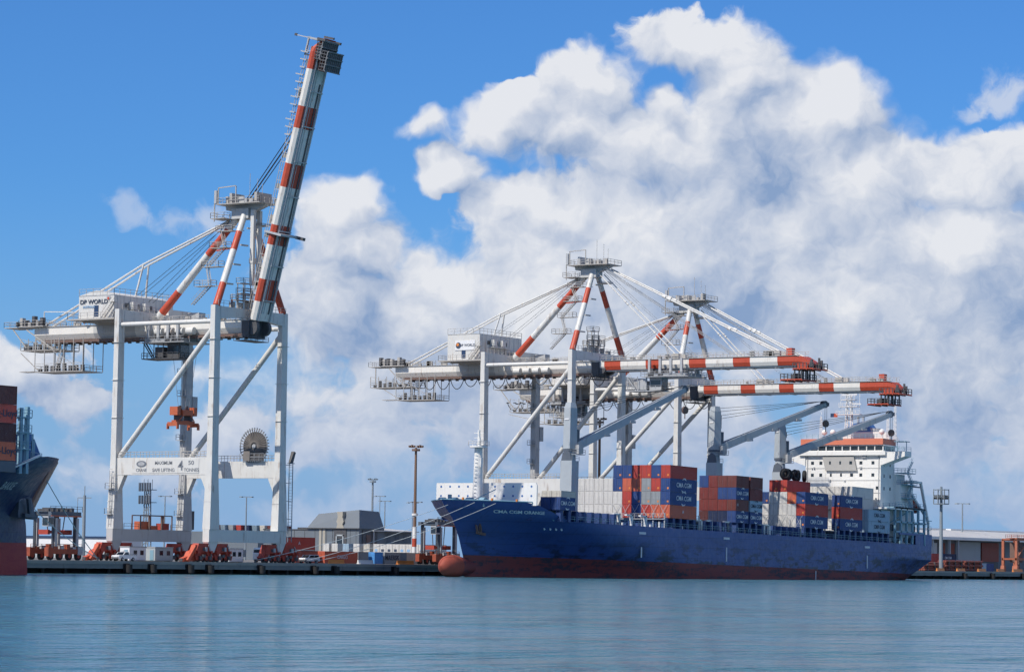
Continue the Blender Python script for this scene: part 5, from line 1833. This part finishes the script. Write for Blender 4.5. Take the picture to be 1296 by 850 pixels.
def car(x, y, label, name, ute=False):
    g = thing(name, label, 'car', (x, y, QZ), 'white vehicles on the quay')
    z = QZ
    L2 = 2.55
    prof = [(-L2, .45), (-L2, .95), (-L2 + .15, 1.08), (-1.35, 1.15), (-.75, 1.72), (.2 if ute else 2.1, 1.76), (.55 if ute else L2 - .08, 1.2 if ute else 1.1), (.6 if ute else L2, 1.05), (L2 if ute else L2, 1.02 if ute else .9), (L2, .45)]
    m = MB()
    m.loft([[(x + a, y + s * w, z + b) for a, b in prof] for s, w in ((-1, .92), (1, .92))])
    b = m.build('body', CARW, g)
    m = MB()
    m.prism([(x - 1.2, z + 1.18), (x - .72, z + 1.64), (x + (.15 if ute else .5), z + 1.67), (x + (.3 if ute else .5), z + 1.18)], 'y', y - .94, y - .925)
    if not ute: m.prism([(x + .62, z + 1.18), (x + .62, z + 1.67), (x + 2.0, z + 1.66), (x + 2.3, z + 1.2)], 'y', y - .94, y - .925)
    m.add([(x - 1.36, y - .8, z + 1.18), (x - .79, y - .8, z + 1.7), (x - .79, y + .8, z + 1.7), (x - 1.36, y + .8, z + 1.18)], [(0, 1, 2, 3), (3, 2, 1, 0)])
    m.build('window', GLASS, b)
    m = MB()
    m.box(x - L2 - .05, x - L2, y - .85, y + .85, z + .5, z + .75)
    m.box(x + L2, x + L2 + .05, y - .85, y + .85, z + .5, z + .75)
    m.build('bumper', DARKST, b)
    for s in (-1, 1):
        m = MB()
        m.box(x - L2 - .02, x - L2 + .05, y + s * .65 - .18, y + s * .65 + .18, z + .8, z + .95)
        m.build('headlight', GALV, b)
    for k in (-1.55, 1.55):
        for s in (-1, 1):
            m = MB()
            lathe_wheel(m, (x + k, y + s * .82, z + .38), .38, .24)
            m.build('wheel', [BLACK, GALV], g, 40)
    if ute:
        m = MB()
        m.rail([(x + .7, y - .85, z + 1.02), (x + 2.5, y - .85, z + 1.02)], .35, .6)
        m.bar((x + .65, y - .8, z + 1.0), (x + .65, y - .8, z + 1.95), .07)
        m.bar((x + .65, y + .8, z + 1.0), (x + .65, y + .8, z + 1.95), .07)
        m.bar((x + .65, y - .8, z + 1.95), (x + .65, y + .8, z + 1.95), .07)
        m.box(x - .5, x - .1, y - .3, y + .3, z + 1.76, z + 1.88)
        m.build('rack', GALV, g)
    return g


car(-24.9, 7.4, 'white utility truck with a low tray parked below the tall crane', 'utility_truck', True)
car(33.0, 7.4, 'white four-wheel-drive parked on the quay left of the orange container', 'four_wheel_drive')


def truck(x, y, label):
    g = thing('truck', label, 'truck', (x, y, QZ))
    z = QZ
    m = MB()
    m.prism([(x - 4.2, z + .6), (x - 4.2, z + 1.9), (x - 3.9, z + 3.0), (x - 2.2, z + 3.1), (x - 2.2, z + .6)], 'y', y - 1.2, y + 1.2)
    m.build('cab', CARW, g)
    m = MB()
    m.box(x - 2.0, x + 4.4, y - 1.2, y + 1.2, z + 1.1, z + 2.6)
    m.box(x - 2.2, x + 4.4, y - .5, y + .5, z + .7, z + 1.1, 1)
    m.build('load_body', [mat('truck_grey_body', (.42, .41, .38), .6, .15, 1.), DARKST], g)
    m = MB()
    m.box(x - 4.0, x - 2.6, y - 1.23, y - 1.2, z + 1.9, z + 2.7)
    m.box(x - 4.16, x - 4.1, y - 1.05, y + 1.05, z + 1.95, z + 2.7)
    m.build('window', GLASS, g)
    for k in (-3.3, 1.8, 3.2):
        for s in (-1, 1):
            m = MB()
            lathe_wheel(m, (x + k, y + s * 1.0, z + .5), .5, .3)
            m.build('wheel', [BLACK, GALV], g, 40)


truck(41.5, 24, 'grey-bodied truck standing in front of the red container and behind the white four-wheel drive')
truck(30, 26, 'truck with pale body seen between the red bogies of the tall crane')

# ------------------------------------------------------------------ yard containers
GY = 'containers on the ground in the yard'
yard = [
    # x, y, L, H, col, label, logo, raised
    (93.6, 60.0, 12.19, 2.9, 'red', 'bright red container with a white mark, raised left of the grey building', ('A', 1.1, LETTERW, 6, False), 2.95),
    (93.6, 60.0, 12.19, 2.9, 'steel', 'blue-grey container underneath the bright red one left of the grey building', None, 0),
    (63.6, 26.0, 12.19, 2.6, 'orange', 'long orange-red container with pale lettering right of the white four-wheel drive', ('CARGO', 1.1, LETTERW, 6.5, False), 0),
    (56.4, 27.0, 6.06, 2.6, 'orange', 'short orange-red container behind the white four-wheel drive', None, 0),
    (77.4, 27.0, 3.9, 2.6, 'grey', 'short grey container between the long orange-red one and the sky-blue one', None, 0),
    (82.2, 26.0, 3.2, 2.6, 'skyblue', 'short bright sky-blue container on the quay', None, 0),
    (86.1, 26.0, 6.06, 2.6, 'grey', 'pale grey container lettered MAERSK beside the sky-blue one', ('MAERSK', 1.5, LETTERD, 2.9, False), 0),
    (92.9, 27.0, 3.2, 2.6, 'steel', 'dark blue-grey container right of the lettered grey one', None, 0),
    (97.0, 29.0, 12.19, 2.6, 'cream', 'long cream container behind the straddle carrier near the red bulb', ('CM', 1.7, LETTERD, 11.0, False), 0),
]
for (x, y, L_, H, k, lb, lg, up) in yard: container((x, y, QZ + .02 + up), L_, H, k, lb, GY, None, True, lg)
GR = 'white refrigerated containers before the grey building'
for i in range(8):
    y = 190.2 - (i + 1) * 2.5
    o = container((311.7, y, QZ + 2.9), 12.19, 2.9, 'white', 'white reefer end, %s of eight in the row left of the straddle carrier' % ['first', 'second', 'third', 'fourth', 'fifth', 'sixth', 'seventh', 'last'][i], GR, None, True)
    q = MB()
    q.box(-.09, -.04, .7, 1.75, .5, 1.3)
    q.build('reefer_unit', LETTERD if i in (1, 2, 3, 6) else SKYBL, o, loc=(0, 0, 0))
    container((311.7, y, QZ), 12.19, 2.88, 'white', 'white container directly under the %s reefer of the eight' % ['first', 'second', 'third', 'fourth', 'fifth', 'sixth', 'seventh', 'last'][i], GR, None, False)
for i, (y, k, lb) in enumerate(((210, 'white', 'pale container end at the far left of the reefer row'), (206.6, 'white', 'second pale container end left of the reefer row'),
                                (202.2, 'lightblue', 'pale blue container end left of the reefer row'), (198, 'white', 'pale container end just below the first dark gateway'), (194, 'cream', 'cream container end under the corner of the grey building'))):
    container((311.7, y - 2.44, QZ + 2.9), 12.19, 2.9, k, lb, GR, None, True)
far = [('orange', 'far orange container, leftmost of the low row seen through the tall crane legs'), ('steel', 'far dark container second in the low row seen through the crane legs'), ('grey', 'far grey container third in the row seen through the crane legs'),
       ('red', 'far red container in the middle of the row seen through the crane legs'), ('navy', 'far navy container right of the far red one'), ('steel', 'far slate container third from the right end of the distant row'),
       ('cream', 'far cream container second from the right end of the distant row'), ('brown', 'far brown container at the right end of the distant row')]
for i, (k, lb) in enumerate(far):
    p = Vector((434.7, 351.4, 0)).lerp(Vector((446.1, 333.6, 0)), i / 7)
    container((p.x, p.y, 12.9), 12.19, 2.6, k, lb, 'distant stacked containers', None, True)
m = MB()
m.box(430, 450, 328, 362, QZ, 12.85)
tag(m.build('storage_shed', CORR, loc=(440, 345, QZ)), 'low grey shed behind the crane carrying the distant row of containers', 'shed')

# ------------------------------------------------------------------ buildings
def bld(name, label, loc): return thing(name, label, 'building', loc)


g = bld('terminal_building', 'grey clad workshop with a sloping hood roof and two dark gateways', (365.2, 234.3, QZ))
z = QZ
m = MB()
m.box(365.2, 380, 234.3, 256, z, 13.6)
m.loft([[(364.6, 233.8, 13.6), (379.4, 233.8, 13.6), (379.4, 256.2, 13.6), (364.6, 256.2, 13.6)], [(366.6, 235.4, 20.0), (378.2, 235.4, 19.6), (378.2, 252.6, 18.6), (366.6, 252.6, 18.6)]], 0)
m.box(364.45, 364.58, 233.8, 256.2, 13.5, 13.75, 1)
for k in range(8): m.box(365.12, 365.19, 235.5 + k * 2.5, 235.58 + k * 2.5, z, 13.4, 1)
wl = m.build('wall', [CORR, DARKST], g)
m = MB()
for y in (248.6, 250.2): m.box(365.05, 365.18, y, y + 1.0, z, 13.4)
m.prism([(240.2, 13.7), (243.4, 13.7), (243.0, 15), (243.4, 16), (242.9, 17.4), (243.2, 19.3), (240.8, 19.3), (240.9, 17.4), (240.4, 16), (240.9, 15)], 'x', 364.4, 366.9)
m.build('buff_panel', BUFF, g)
m = MB()
m.box(364.95, 365.15, 239.6, 244.8, z, 13.4)
m.build('gateway', DARKST, g)
m = MB()
m.box(364.7, 364.94, 240.6, 241.0, z, 11.4)
m.box(364.7, 364.94, 243.4, 243.8, z, 11.4)
m.box(364.7, 364.94, 240.6, 243.8, 11, 11.5)
m.box(364.7, 364.9, 241.2, 243.2, 5.8, 6.6)
m.box(364.8, 364.93, 241.2, 243.2, 7.4, 10.2, 1)
m.build('inner_frame', [CORRL, GLASS], g)
m = MB()
m.box(366.9, 375.6, 234.0, 234.25, z, 13.2)
m.build('gateway', DARKST, g)
m = MB()
m.box(369, 371.5, 233.85, 233.98, 8, 11.5)
m.box(371.8, 374.5, 233.85, 233.98, z, 9)
m.build('inner_frame', [OXIDE], g)
m = MB()
m.box(380, 399, 236, 256, z, 13.2)
m.prism([(233.0, 12.8), (256, 14.4), (256, 14.7), (233.0, 13.1)], 'x', 372, 399.4, 1)
for k in range(3): m.box(384 + k * 5, 386.2 + k * 5, 235.9, 235.98, z, 12, 2)
m.box(372.6, 373, 233.4, 233.8, z, 12.9, 1)
m.build('wing', [CORR, ROOFM, SHIPGD], g)
m = MB()
m.box(366, 380, 256.3, 276, z, 13.0)
m.box(365.8, 380, 256.2, 276.2, 13.0, 13.3, 1)
for k in range(4): m.box(365.9, 365.98, 258 + k * 4.5, 258.1 + k * 4.5, z, 12.9, 1)
m.box(367, 369, 258, 262, 13.3, 13.9, 1)
m.build('low_wing', [CORR, DARKST], g)

g = bld('white_shed', 'long white shed with a thin dark blue roof line at the far left', (258, 270, QZ))
m = MB()
m.box(258, 275, 254.1, 300, QZ + 2.0, 8.6)
m.box(258.1, 275, 254.2, 300, QZ, QZ + 2.0, 1)
m.build('wall', [SHEDW, CORRL], g)
m = MB()
m.box(257.6, 275.4, 253.7, 300.4, 8.6, 9.15)
m.build('roof', NAVY, g)
g = bld('small_office', 'small grey office block behind the left straddle carrier', (240, 292, QZ))
m = MB()
m.box(222, 232, 272, 284, QZ, 16)
m.box(221.6, 232.4, 271.6, 284.4, 16, 16.5, 1)
m.build('wall', [CORRL, CORR], g)
m = MB()
for zz in (5, 8.4, 11.8): m.box(221.9, 221.98, 273, 283, zz, zz + 1.4)
m.build('window', GLASS, g)

g = bld('dockside_warehouse', 'large dockside warehouse with pale pitched roof and grey and red doors at the right', (384, 30, QZ))
m = MB()
m.box(384, 520, 34, 80, QZ, 12.2, 0)
m.build('wall', CORR, g)
m = MB()
m.loft([[(380, 29, 12.0), (380, 29, 12.8), (380, 55, 15.0), (380, 84, 12.8), (380, 84, 12.0)], [(449, 29, 12.0), (449, 29, 12.8), (449, 55, 15.8), (449, 84, 12.8), (449, 84, 12.0)]])
m.loft([[(450.5, 29, 12.0), (450.5, 29, 12.8), (450.5, 55, 15.8), (450.5, 84, 12.8), (450.5, 84, 12.0)], [(525, 29, 12.0), (525, 29, 12.8), (525, 55, 15.8), (525, 84, 12.8), (525, 84, 12.0)]])
for (a, b) in ((400, 448), (452, 524)): m.box(a, b, 54, 56, 15.2, 16.2, 1)
m.box(380, 525, 28.75, 28.98, 12.0, 12.9, 1)
rf = m.build('roof', [ROOFM, SHIPW], g)
m = MB()
m.box(411, 430, 33.7, 33.95, QZ, 11.6)
m.build('sliding_door', CORRL, g)
m = MB()
m.box(431, 444.5, 33.6, 33.95, 5.4, 11.5)
m.build('red_door', REDBR, g)
m = MB()
m.box(431, 444.5, 33.75, 33.95, QZ, 5.2)
m.build('door_opening', DARKST, g)
for x in (385, 391, 397.5, 404):
    m = MB()
    m.box(x - .35, x + .35, 29.6, 30.3, QZ, 12)
    m.build('column', CORRL, g)
for x, w, c in ((386, 4, SHEDW), (393, 3.4, SHEDW), (399, 3.6, REDBR), (406.5, 3.2, REDBR)):
    m = MB()
    m.box(x, x + w, 33.6, 33.95, 6.5, 11)
    m.build('bay_door', c, g)

# stacks of pipe, tanks, low wall before the warehouse
def pipes(x0, x1, n, label):
    m = MB()
    for k in range(n):
        for j in range(4): m.tube((x0, 12 + j * .72 + .36 * (k % 2), QZ + .4 + k * .62), (x1, 12 + j * .72 + .36 * (k % 2), QZ + .4 + k * .62), .34, 8)
    for x in (x0 + 2, (x0 + x1) / 2, x1 - 2): m.box(x - .12, x + .12, 11.6, 14.8, QZ, QZ + .1 + n * .62, 1)
    tag(m.build('pipe_stack', [RUSTP, DARKST], loc=(x0, 12, QZ)), label, 'pipe stack', 'rust red pipe stacks on the right quay')


pipes(340, 354, 4, 'rust-red pipe stack nearest the stern of the blue ship')
pipes(355, 368, 5, 'rust-red pipe stack in the middle of three below the warehouse')
pipes(369, 382, 5, 'rust-red pipe stack on the right, beside the pale blue tank')
for i, (x, k, lb) in enumerate(((354, 'navy', 'dark blue container on the ground behind the pipe stacks, nearest the ship'), (366.6, 'red', 'red container between two dark blue ones behind the pipe stacks'), (373, 'navy', 'dark blue container behind the right pipe stack'))):
    container((x, 22, QZ + 2.6), 12.19 if i != 1 else 6.06, 2.6, k, lb, 'containers before the warehouse', None, True, ('CMA CGM', 1.1, LETTERW, 6, False) if i != 1 else None)
    container((x, 22, QZ), 12.19 if i != 1 else 6.06, 2.57, 'navy', ['dark blue ground container behind the pipe stack nearest the ship', 'short dark blue ground container under the red one behind the pipes', 'dark blue ground container behind the right pipe stack'][i], 'containers before the warehouse', None, False)
for i, (x, k, lb) in enumerate(((383.2, 'lightblue', 'pale blue tank container right of the rusty pipes'), (388.8, 'blue', 'dark blue short container right of the pale blue one'))):
    container((x, 13.5, QZ), 5.4, 2.5, k, lb, 'containers before the warehouse', None, True)

# orange dockside gantry at the right edge
GANT = mat('gantry_faded_orange', (.44, .14, .075), .6, .25, 1.2, .5, (.1, .05, .03))
g = thing('harbour_hopper', 'tall orange steel gantry cut off by the right edge of the photo', 'gantry', (405, 12, QZ))
for (x, y) in ((402.4, 9.5), (411.6, 9.5), (409.6, 17), (418.8, 17)):
    m = MB()
    m.box(x - .4, x + .4, y - .4, y + .4, QZ + 1.9, 12.4)
    m.prism([(x - .9, QZ), (x + .9, QZ), (x + .6, QZ + 1.9), (x - .6, QZ + 1.9)], 'y', y - .6, y + .6)
    m.build('leg', GANT, g)
m = MB()
for z in (12.4, 6.3):
    m.box(402, 412, 9.2, 9.8, z - .4, z + .3)
    m.box(409.2, 419.2, 16.7, 17.3, z - .4, z + .3)
    for x in (402.4, 411.6): m.bar((x, 9.5, z), (x + 7.2, 17, z), .5)
m.bar((402.6, 9.5, 6.3), (411.6, 9.5, 12.3), .25)
for k in range(9): m.box(405.4, 406.2, 9.9, 10.3, QZ + 1 + k * 1.1, QZ + 1.5 + k * 1.1, 1)
m.box(405.6, 406, 9.9, 10.3, QZ, 12, 1)
m.box(406.6, 409.4, 10.4, 13.5, 5.2, 11.4, 1)
m.deck(402, 412, 9, 13, 12.85, .15, 1)
m.build('frame', [GANT, OXIDE], g)

# ------------------------------------------------------------------ poles, masts and barriers
def light_pole(x, y, ztop_, label, r=.3, m_=POLEG, head='floods', band=False, cat='light pole'):
    g = thing('light_pole', label, cat, (x, y, QZ), 'light poles of the terminal')
    m = MB()
    m.tube((x, y, QZ), (x, y, ztop_), r, 10, 0, r * .6)
    if band:
        m.tube((x, y, QZ), (x, y, QZ + 9), r * 1.12, 10, 1)
        m.tube((x, y, QZ + 4.2), (x, y, QZ + 6.2), r * 1.2, 10, 2)
        m.disc((x, y, QZ + 12), 'z', r * 1.6, .5, 10, 1)
    m.build('pole', [m_, SHIPW, RED], g, 40)
    m = MB()
    if head == 'floods':
        for s in (-1, 1):
            m.bar((x + s * .2, y - s * .3, ztop_), (x + s * .9, y - s * 1.5, ztop_ + .1), .16)
            for k in range(3): m.box(x + s * (.2 + k * .3) - .25, x + s * (.2 + k * .3) + .25, y - s * (.35 + k * .5) - .18, y - s * (.35 + k * .5) + .18, ztop_ + .1, ztop_ + .5 + .15 * (k % 2))
        m.disc((x, y, ztop_ - .6), 'z', r * 2.2, .5, 10)
    elif head == 'tee':
        m.bar((x - .8, y + 1.7, ztop_), (x + .8, y - 1.7, ztop_), .3, .25)
        for s in (-1, 1): m.box(x + s * .8 - .5, x + s * .8 + .5, y - s * 1.7 - .5, y - s * 1.7 + .5, ztop_ - .25, ztop_ + .15)
    elif head == 'cage':
        for z in (0, 2.1, 4.2):
            for a in range(8):
                b0, b1 = a * math.pi / 4, (a + 1) * math.pi / 4
                m.bar((x + 2.4 * math.cos(b0), y + 2.4 * math.sin(b0), ztop_ - 5 + z), (x + 2.4 * math.cos(b1), y + 2.4 * math.sin(b1), ztop_ - 5 + z), .2)
        for a in range(8): m.bar((x + 2.4 * math.cos(a * math.pi / 4), y + 2.4 * math.sin(a * math.pi / 4), ztop_ - 5), (x + 2.4 * math.cos(a * math.pi / 4), y + 2.4 * math.sin(a * math.pi / 4), ztop_ - .6), .18)
        for a in range(6):
            b = a * math.pi / 3
            m.box(x + 1.7 * math.cos(b) - .5, x + 1.7 * math.cos(b) + .5, y + 1.7 * math.sin(b) - .5, y + 1.7 * math.sin(b) + .5, ztop_ - 3.6, ztop_ - 2.4, 1)
        m.disc((x, y, ztop_ - 4.9), 'z', 2.3, .15, 12)
        m.bar((x, y, ztop_ - 5), (x, y, ztop_ + .2), .3)
    m.build('lamp_head', [m_, DARKST], g)
    return g


light_pole(138.5, 54.3, 30.6, 'tall brown light pole with red and white foot left of the ship bow', .48, POLEB, 'floods', True)
light_pole(391.3, 247.6, 31, 'grey floodlight pole rising behind the roof of the grey building', .55, POLEG, 'floods')
light_pole(499, 318.4, 26.2, 'slim tee-headed light pole, nearer of the pair right of the grey building', .32, POLEG, 'tee')
light_pole(505, 307.5, 26, 'slim tee-headed light pole, right one of the pair right of the grey building', .32, POLEG, 'tee')
light_pole(559.3, 363.7, 29.7, 'thin distant light pole just left of the slim pair by the grey building', .26, POLEG, 'tee')
light_pole(566.9, 352.2, 27.2, 'thin distant light pole beside the tall brown pole', .26, POLEG, 'tee')
light_pole(389.2, 302, 25, 'light pole seen between the front legs of the tall crane', .35, POLEG, 'tee')
light_pole(373.2, 326.7, 24.8, 'light pole seen right of the lattice antenna tower', .3, POLEG, 'tee')
light_pole(197.8, 37.8, 40, 'rust-brown floodlight pole rising behind the white stacked containers', .5, POLEB, 'floods')
light_pole(347.5, 10, 27, 'floodlight tower with a round lamp cage right of the ship stern', .62, POLEG, 'cage')
light_pole(452.3, 50, 24.6, 'slim light pole above the warehouse roof at the right', .36, POLEG, 'tee')

g = thing('radio_mast', 'grey mast with a crossbar standing left of the tall crane', 'mast', (179.4, 195.8, QZ))
m = MB()
m.tube((179.4, 195.8, QZ), (179.4, 195.8, 20), .55, 10, 0, .4)
m.tube((179.4, 195.8, 20), (179.4, 195.8, 22.6), .12, 6)
m.build('pole', POLEG, g, 40)
m = MB()
m.bar((178.6, 197.6, 19.3), (180.2, 194, 19.3), .22)
m.tube((178.6, 197.6, QZ), (178.6, 197.6, 19.3), .08, 5)
m.build('crossbar', POLEG, g)

g = thing('antenna_tower', 'blue-grey lattice antenna tower seen through the legs of the tall crane', 'tower', (268.7, 247.5, QZ))
m = MB()
x, y = 268.7, 247.5
for sx in (-1, 1):
    for sy in (-1, 1): m.bar((x + sx * .8, y + sy * 1.2, QZ), (x + sx * .45, y + sy * .8, 24), .28)
for k in range(10):
    z = QZ + k * 2.1
    for s in (-1, 1):
        m.bar((x - .7, y - s * 1.1, z), (x + .6, y + s * 1.0, z + 2.1), .12)
        m.bar((x - .7, y + s * 1.1, z), (x - .6, y - s * 1.0, z + 2.1), .12)
m.build('lattice', POLEG, g)
m = MB()
for z in (20.0, 24):
    m.box(x - 1.6, x + 1.6, y - 2.4, y + 2.4, z, z + .2)
    for k in range(5): m.box(x - 1.8, x - 1.3, y - 2.4 + k * 1.05, y - 1.9 + k * 1.05, z - .4, z + 2.3)
for yy in (-1.8, 0, 1.6): m.tube((x, y + yy, 24), (x, y + yy, 27.4), .09, 5)
m.disc((x - 1.5, y + .5, 13.4), 'x', .8, .3, 12)
m.build('antenna', SHIPGD, g)

def cabin(x, y, L_, col, label):
    g = thing('site_cabin', label, 'cabin', (x, y, QZ), 'site cabins behind the crane bogies')
    m = MB()
    m.box(x, x + L_, y, y + 2.4, QZ + .15, QZ + 2.7)
    m.box(x - .1, x + L_ + .1, y - .1, y + 2.5, QZ + 2.7, QZ + 2.85, 1)
    for k in range(3): m.box(x + .2 + k * (L_ - .7) / 2, x + .5 + k * (L_ - .7) / 2, y + .2, y + 2.2, QZ, QZ + .15, 1)
    m.build('wall', [col, GALV], g)
    m = MB()
    m.box(x - .05, x - .01, y + .4, y + 1.3, QZ + .2, QZ + 2.2)
    m.build('door', SHIPBL, g)
    for k in (.25, .65):
        m = MB()
        m.box(x + L_ * k, x + L_ * k + 1.0, y - .05, y - .01, QZ + 1.2, QZ + 2.1)
        m.build('window', GLASS, g)


cabin(-8.5, 20, 5, SHEDW, 'white site cabin right of the ute, behind the left red bogies')
cabin(.5, 21, 5.5, CORRL, 'grey site cabin in the middle under the tall crane')
cabin(7.5, 33, 6, BOGIE, 'dark red site cabin behind the crane leg under the tall crane')
cabin(21.5, 19, 4.5, SHEDW, 'white site cabin between the right pair of red bogies')

# low barriers and bollards along the edge of the quay
def barrier(x, w, k, label):
    m = MB()
    m.prism([(1.2, QZ), (1.9, QZ), (1.72, QZ + .35), (1.66, QZ + .85), (1.44, QZ + .85), (1.38, QZ + .35)], 'x', x, x + w)
    m.box(x + .3, x + .5, 1.1, 1.98, QZ, QZ + .12)
    o = m.build('barrier', YELL if k else SHIPW, loc=(x, 1.5, QZ))
    tag(o, label, 'barrier', 'barriers along the quay edge')


for (x, w, k, lb) in ((42, 5.2, 0, 'white barrier block on the quay edge below the orange container'), (32, 5, 1, 'orange barrier on the quay edge just left of the white barrier block'), (56, 6, 1, 'orange barrier on the quay edge below the sky-blue container'),
                      (326, 5, 1, 'orange barrier on the right quay, nearest the ship stern'), (340, 5.5, 1, 'orange barrier on the right quay, second from the ship stern'), (355, 5.5, 1, 'orange barrier on the right quay below the middle pipe stack'),
                      (369, 5, 1, 'orange barrier on the right quay below the right pipe stack'), (381, 7, 1, 'long orange barrier on the right quay below the pale blue tank'), (396, 6, 1, 'orange barrier on the right quay left of the orange gantry')):
    barrier(x, w, k, lb)


def bollard(x, lb):
    m = MB()
    m.tube((x, .9, QZ), (x, .9, QZ + .55), .24, 12, 0, .2)
    m.disc((x, .9, QZ + .62), 'z', .36, .18, 12)
    tag(m.build('bollard', DARKST, loc=(x, .9, QZ), smooth=40), lb, 'bollard', 'bollards on the quay edge')


bollard(23, 'dark bollard holding the bow lines, just left of the white four-wheel drive')
bollard(6.8, 'dark bollard between the front legs of the tall crane')
bollard(26.6, 'dark bollard directly beside the front of the white four-wheel drive')
bollard(-40, 'dark bollard on the quay beside the bow of the left ship')


def rope(pts, sag, label, group, r=.05):
    m = MB()
    P, Q = Vector(pts[0]), Vector(pts[1])
    m.path([P.lerp(Q, i / 14) + Vector((0, 0, -sag * 4 * (i / 14) * (1 - i / 14))) for i in range(15)], r, 5)
    tag(m.build('mooring_line', mat('mooring_line_fibre', (.55, .58, .58), .8, .1, 3.), loc=pts[0]), label, 'rope', group)


GM = 'mooring lines of the blue ship'
rope(((50.6, CY - half(50.6, 14.6) - .1, 15.2), (23, .9, QZ + .5)), .9, 'pale mooring line running from the upper bow fairlead down to the quay', GM)
rope(((53.8, CY - half(53.8, 14.6) - .1, 15.1), (26.6, .9, QZ + .5)), 1.2, 'pale mooring line from the second bow fairlead, lower of the two over the hull', GM)
rope(((46.4, -17.6, 14.6), (6.8, .9, QZ + .5)), .8, 'thin pale mooring line from the very tip of the blue bow', GM, .05)
rope(((-79.2, -21.5, 15.6), (-40, .9, QZ + .5)), .6, 'dark mooring line from the left ship bow, nearer of two', 'mooring lines of the left ship', .08)
rope(((-81.4, -18.5, 12.6), (-40, .9, QZ + .5)), .8, 'dark mooring line from below the flare of the left ship bow', 'mooring lines of the left ship', .08)


# ------------------------------------------------------------------ worker on the cross beam of the raised crane
def person(x, y, z):
    import bmesh
    J = [((0, 0, .95), .15), ((0, 0, 1.22), .16), ((0, 0, 1.45), .17), ((0, 0, 1.56), .07), ((0, 0, 1.70), .10), ((0, 0, 1.8), .07),
         ((.1, 0, .9), .1), ((.11, .02, .5), .075), ((.12, -.02, .08), .055), ((.12, -.16, .04), .05),
         ((-.1, 0, .9), .1), ((-.11, .03, .5), .075), ((-.12, .04, .08), .055), ((-.12, -.1, .04), .05),
         ((.2, 0, 1.42), .07), ((.27, -.02, 1.15), .055), ((.24, -.22, .98), .045), ((.23, -.32, .98), .035),
         ((-.2, 0, 1.42), .07), ((-.27, .02, 1.15), .055), ((-.24, -.18, .98), .045), ((-.23, -.28, .98), .035)]
    E_ = [(0, 1), (1, 2), (2, 3), (3, 4), (4, 5), (0, 6), (6, 7), (7, 8), (8, 9), (0, 10), (10, 11), (11, 12), (12, 13), (2, 14), (14, 15), (15, 16), (16, 17), (2, 18), (18, 19), (19, 20), (20, 21)]
    me = bpy.data.meshes.new('person')
    me.from_pydata([p for p, r in J], E_, [])
    for mm in (SKIN, ORANGE, NAVY): me.materials.append(mm)
    o = link('person', me, None, (x, y, z))
    sk = o.modifiers.new('skin', 'SKIN')
    for i, (p, r) in enumerate(J):
        me.skin_vertices[0].data[i].radius = (r, r)
    me.skin_vertices[0].data[0].use_root = True
    o.modifiers.new('sub', 'SUBSURF').levels = 1
    dg = bpy.context.evaluated_depsgraph_get()
    m2 = bpy.data.meshes.new_from_object(o.evaluated_get(dg))
    o.modifiers.clear()
    o.data = m2
    m2.name = 'person'
    if len(m2.materials) < 3:
        m2.materials.clear()
        for mm in (SKIN, ORANGE, NAVY): m2.materials.append(mm)
    for p in m2.polygons:
        c = p.center
        p.material_index = 0 if c.z > 1.52 or (abs(c.x) > .15 and c.z < 1.05 and c.y < -.12) else (1 if c.z > .98 else 2)
        p.use_smooth = True
    tag(o, 'tiny worker in orange top and dark trousers standing on the tall crane beam', 'person')
    h = MB()
    h.disc((0, 0, 1.79), 'z', .14, .1, 12)
    h.disc((0, -.05, 1.74), 'z', .17, .03, 12)
    h.build('hard_hat', YELL, o, loc=(0, 0, 0))


person(1.0, 3.55, zl1 - .13)
bpy.context.view_layer.update()
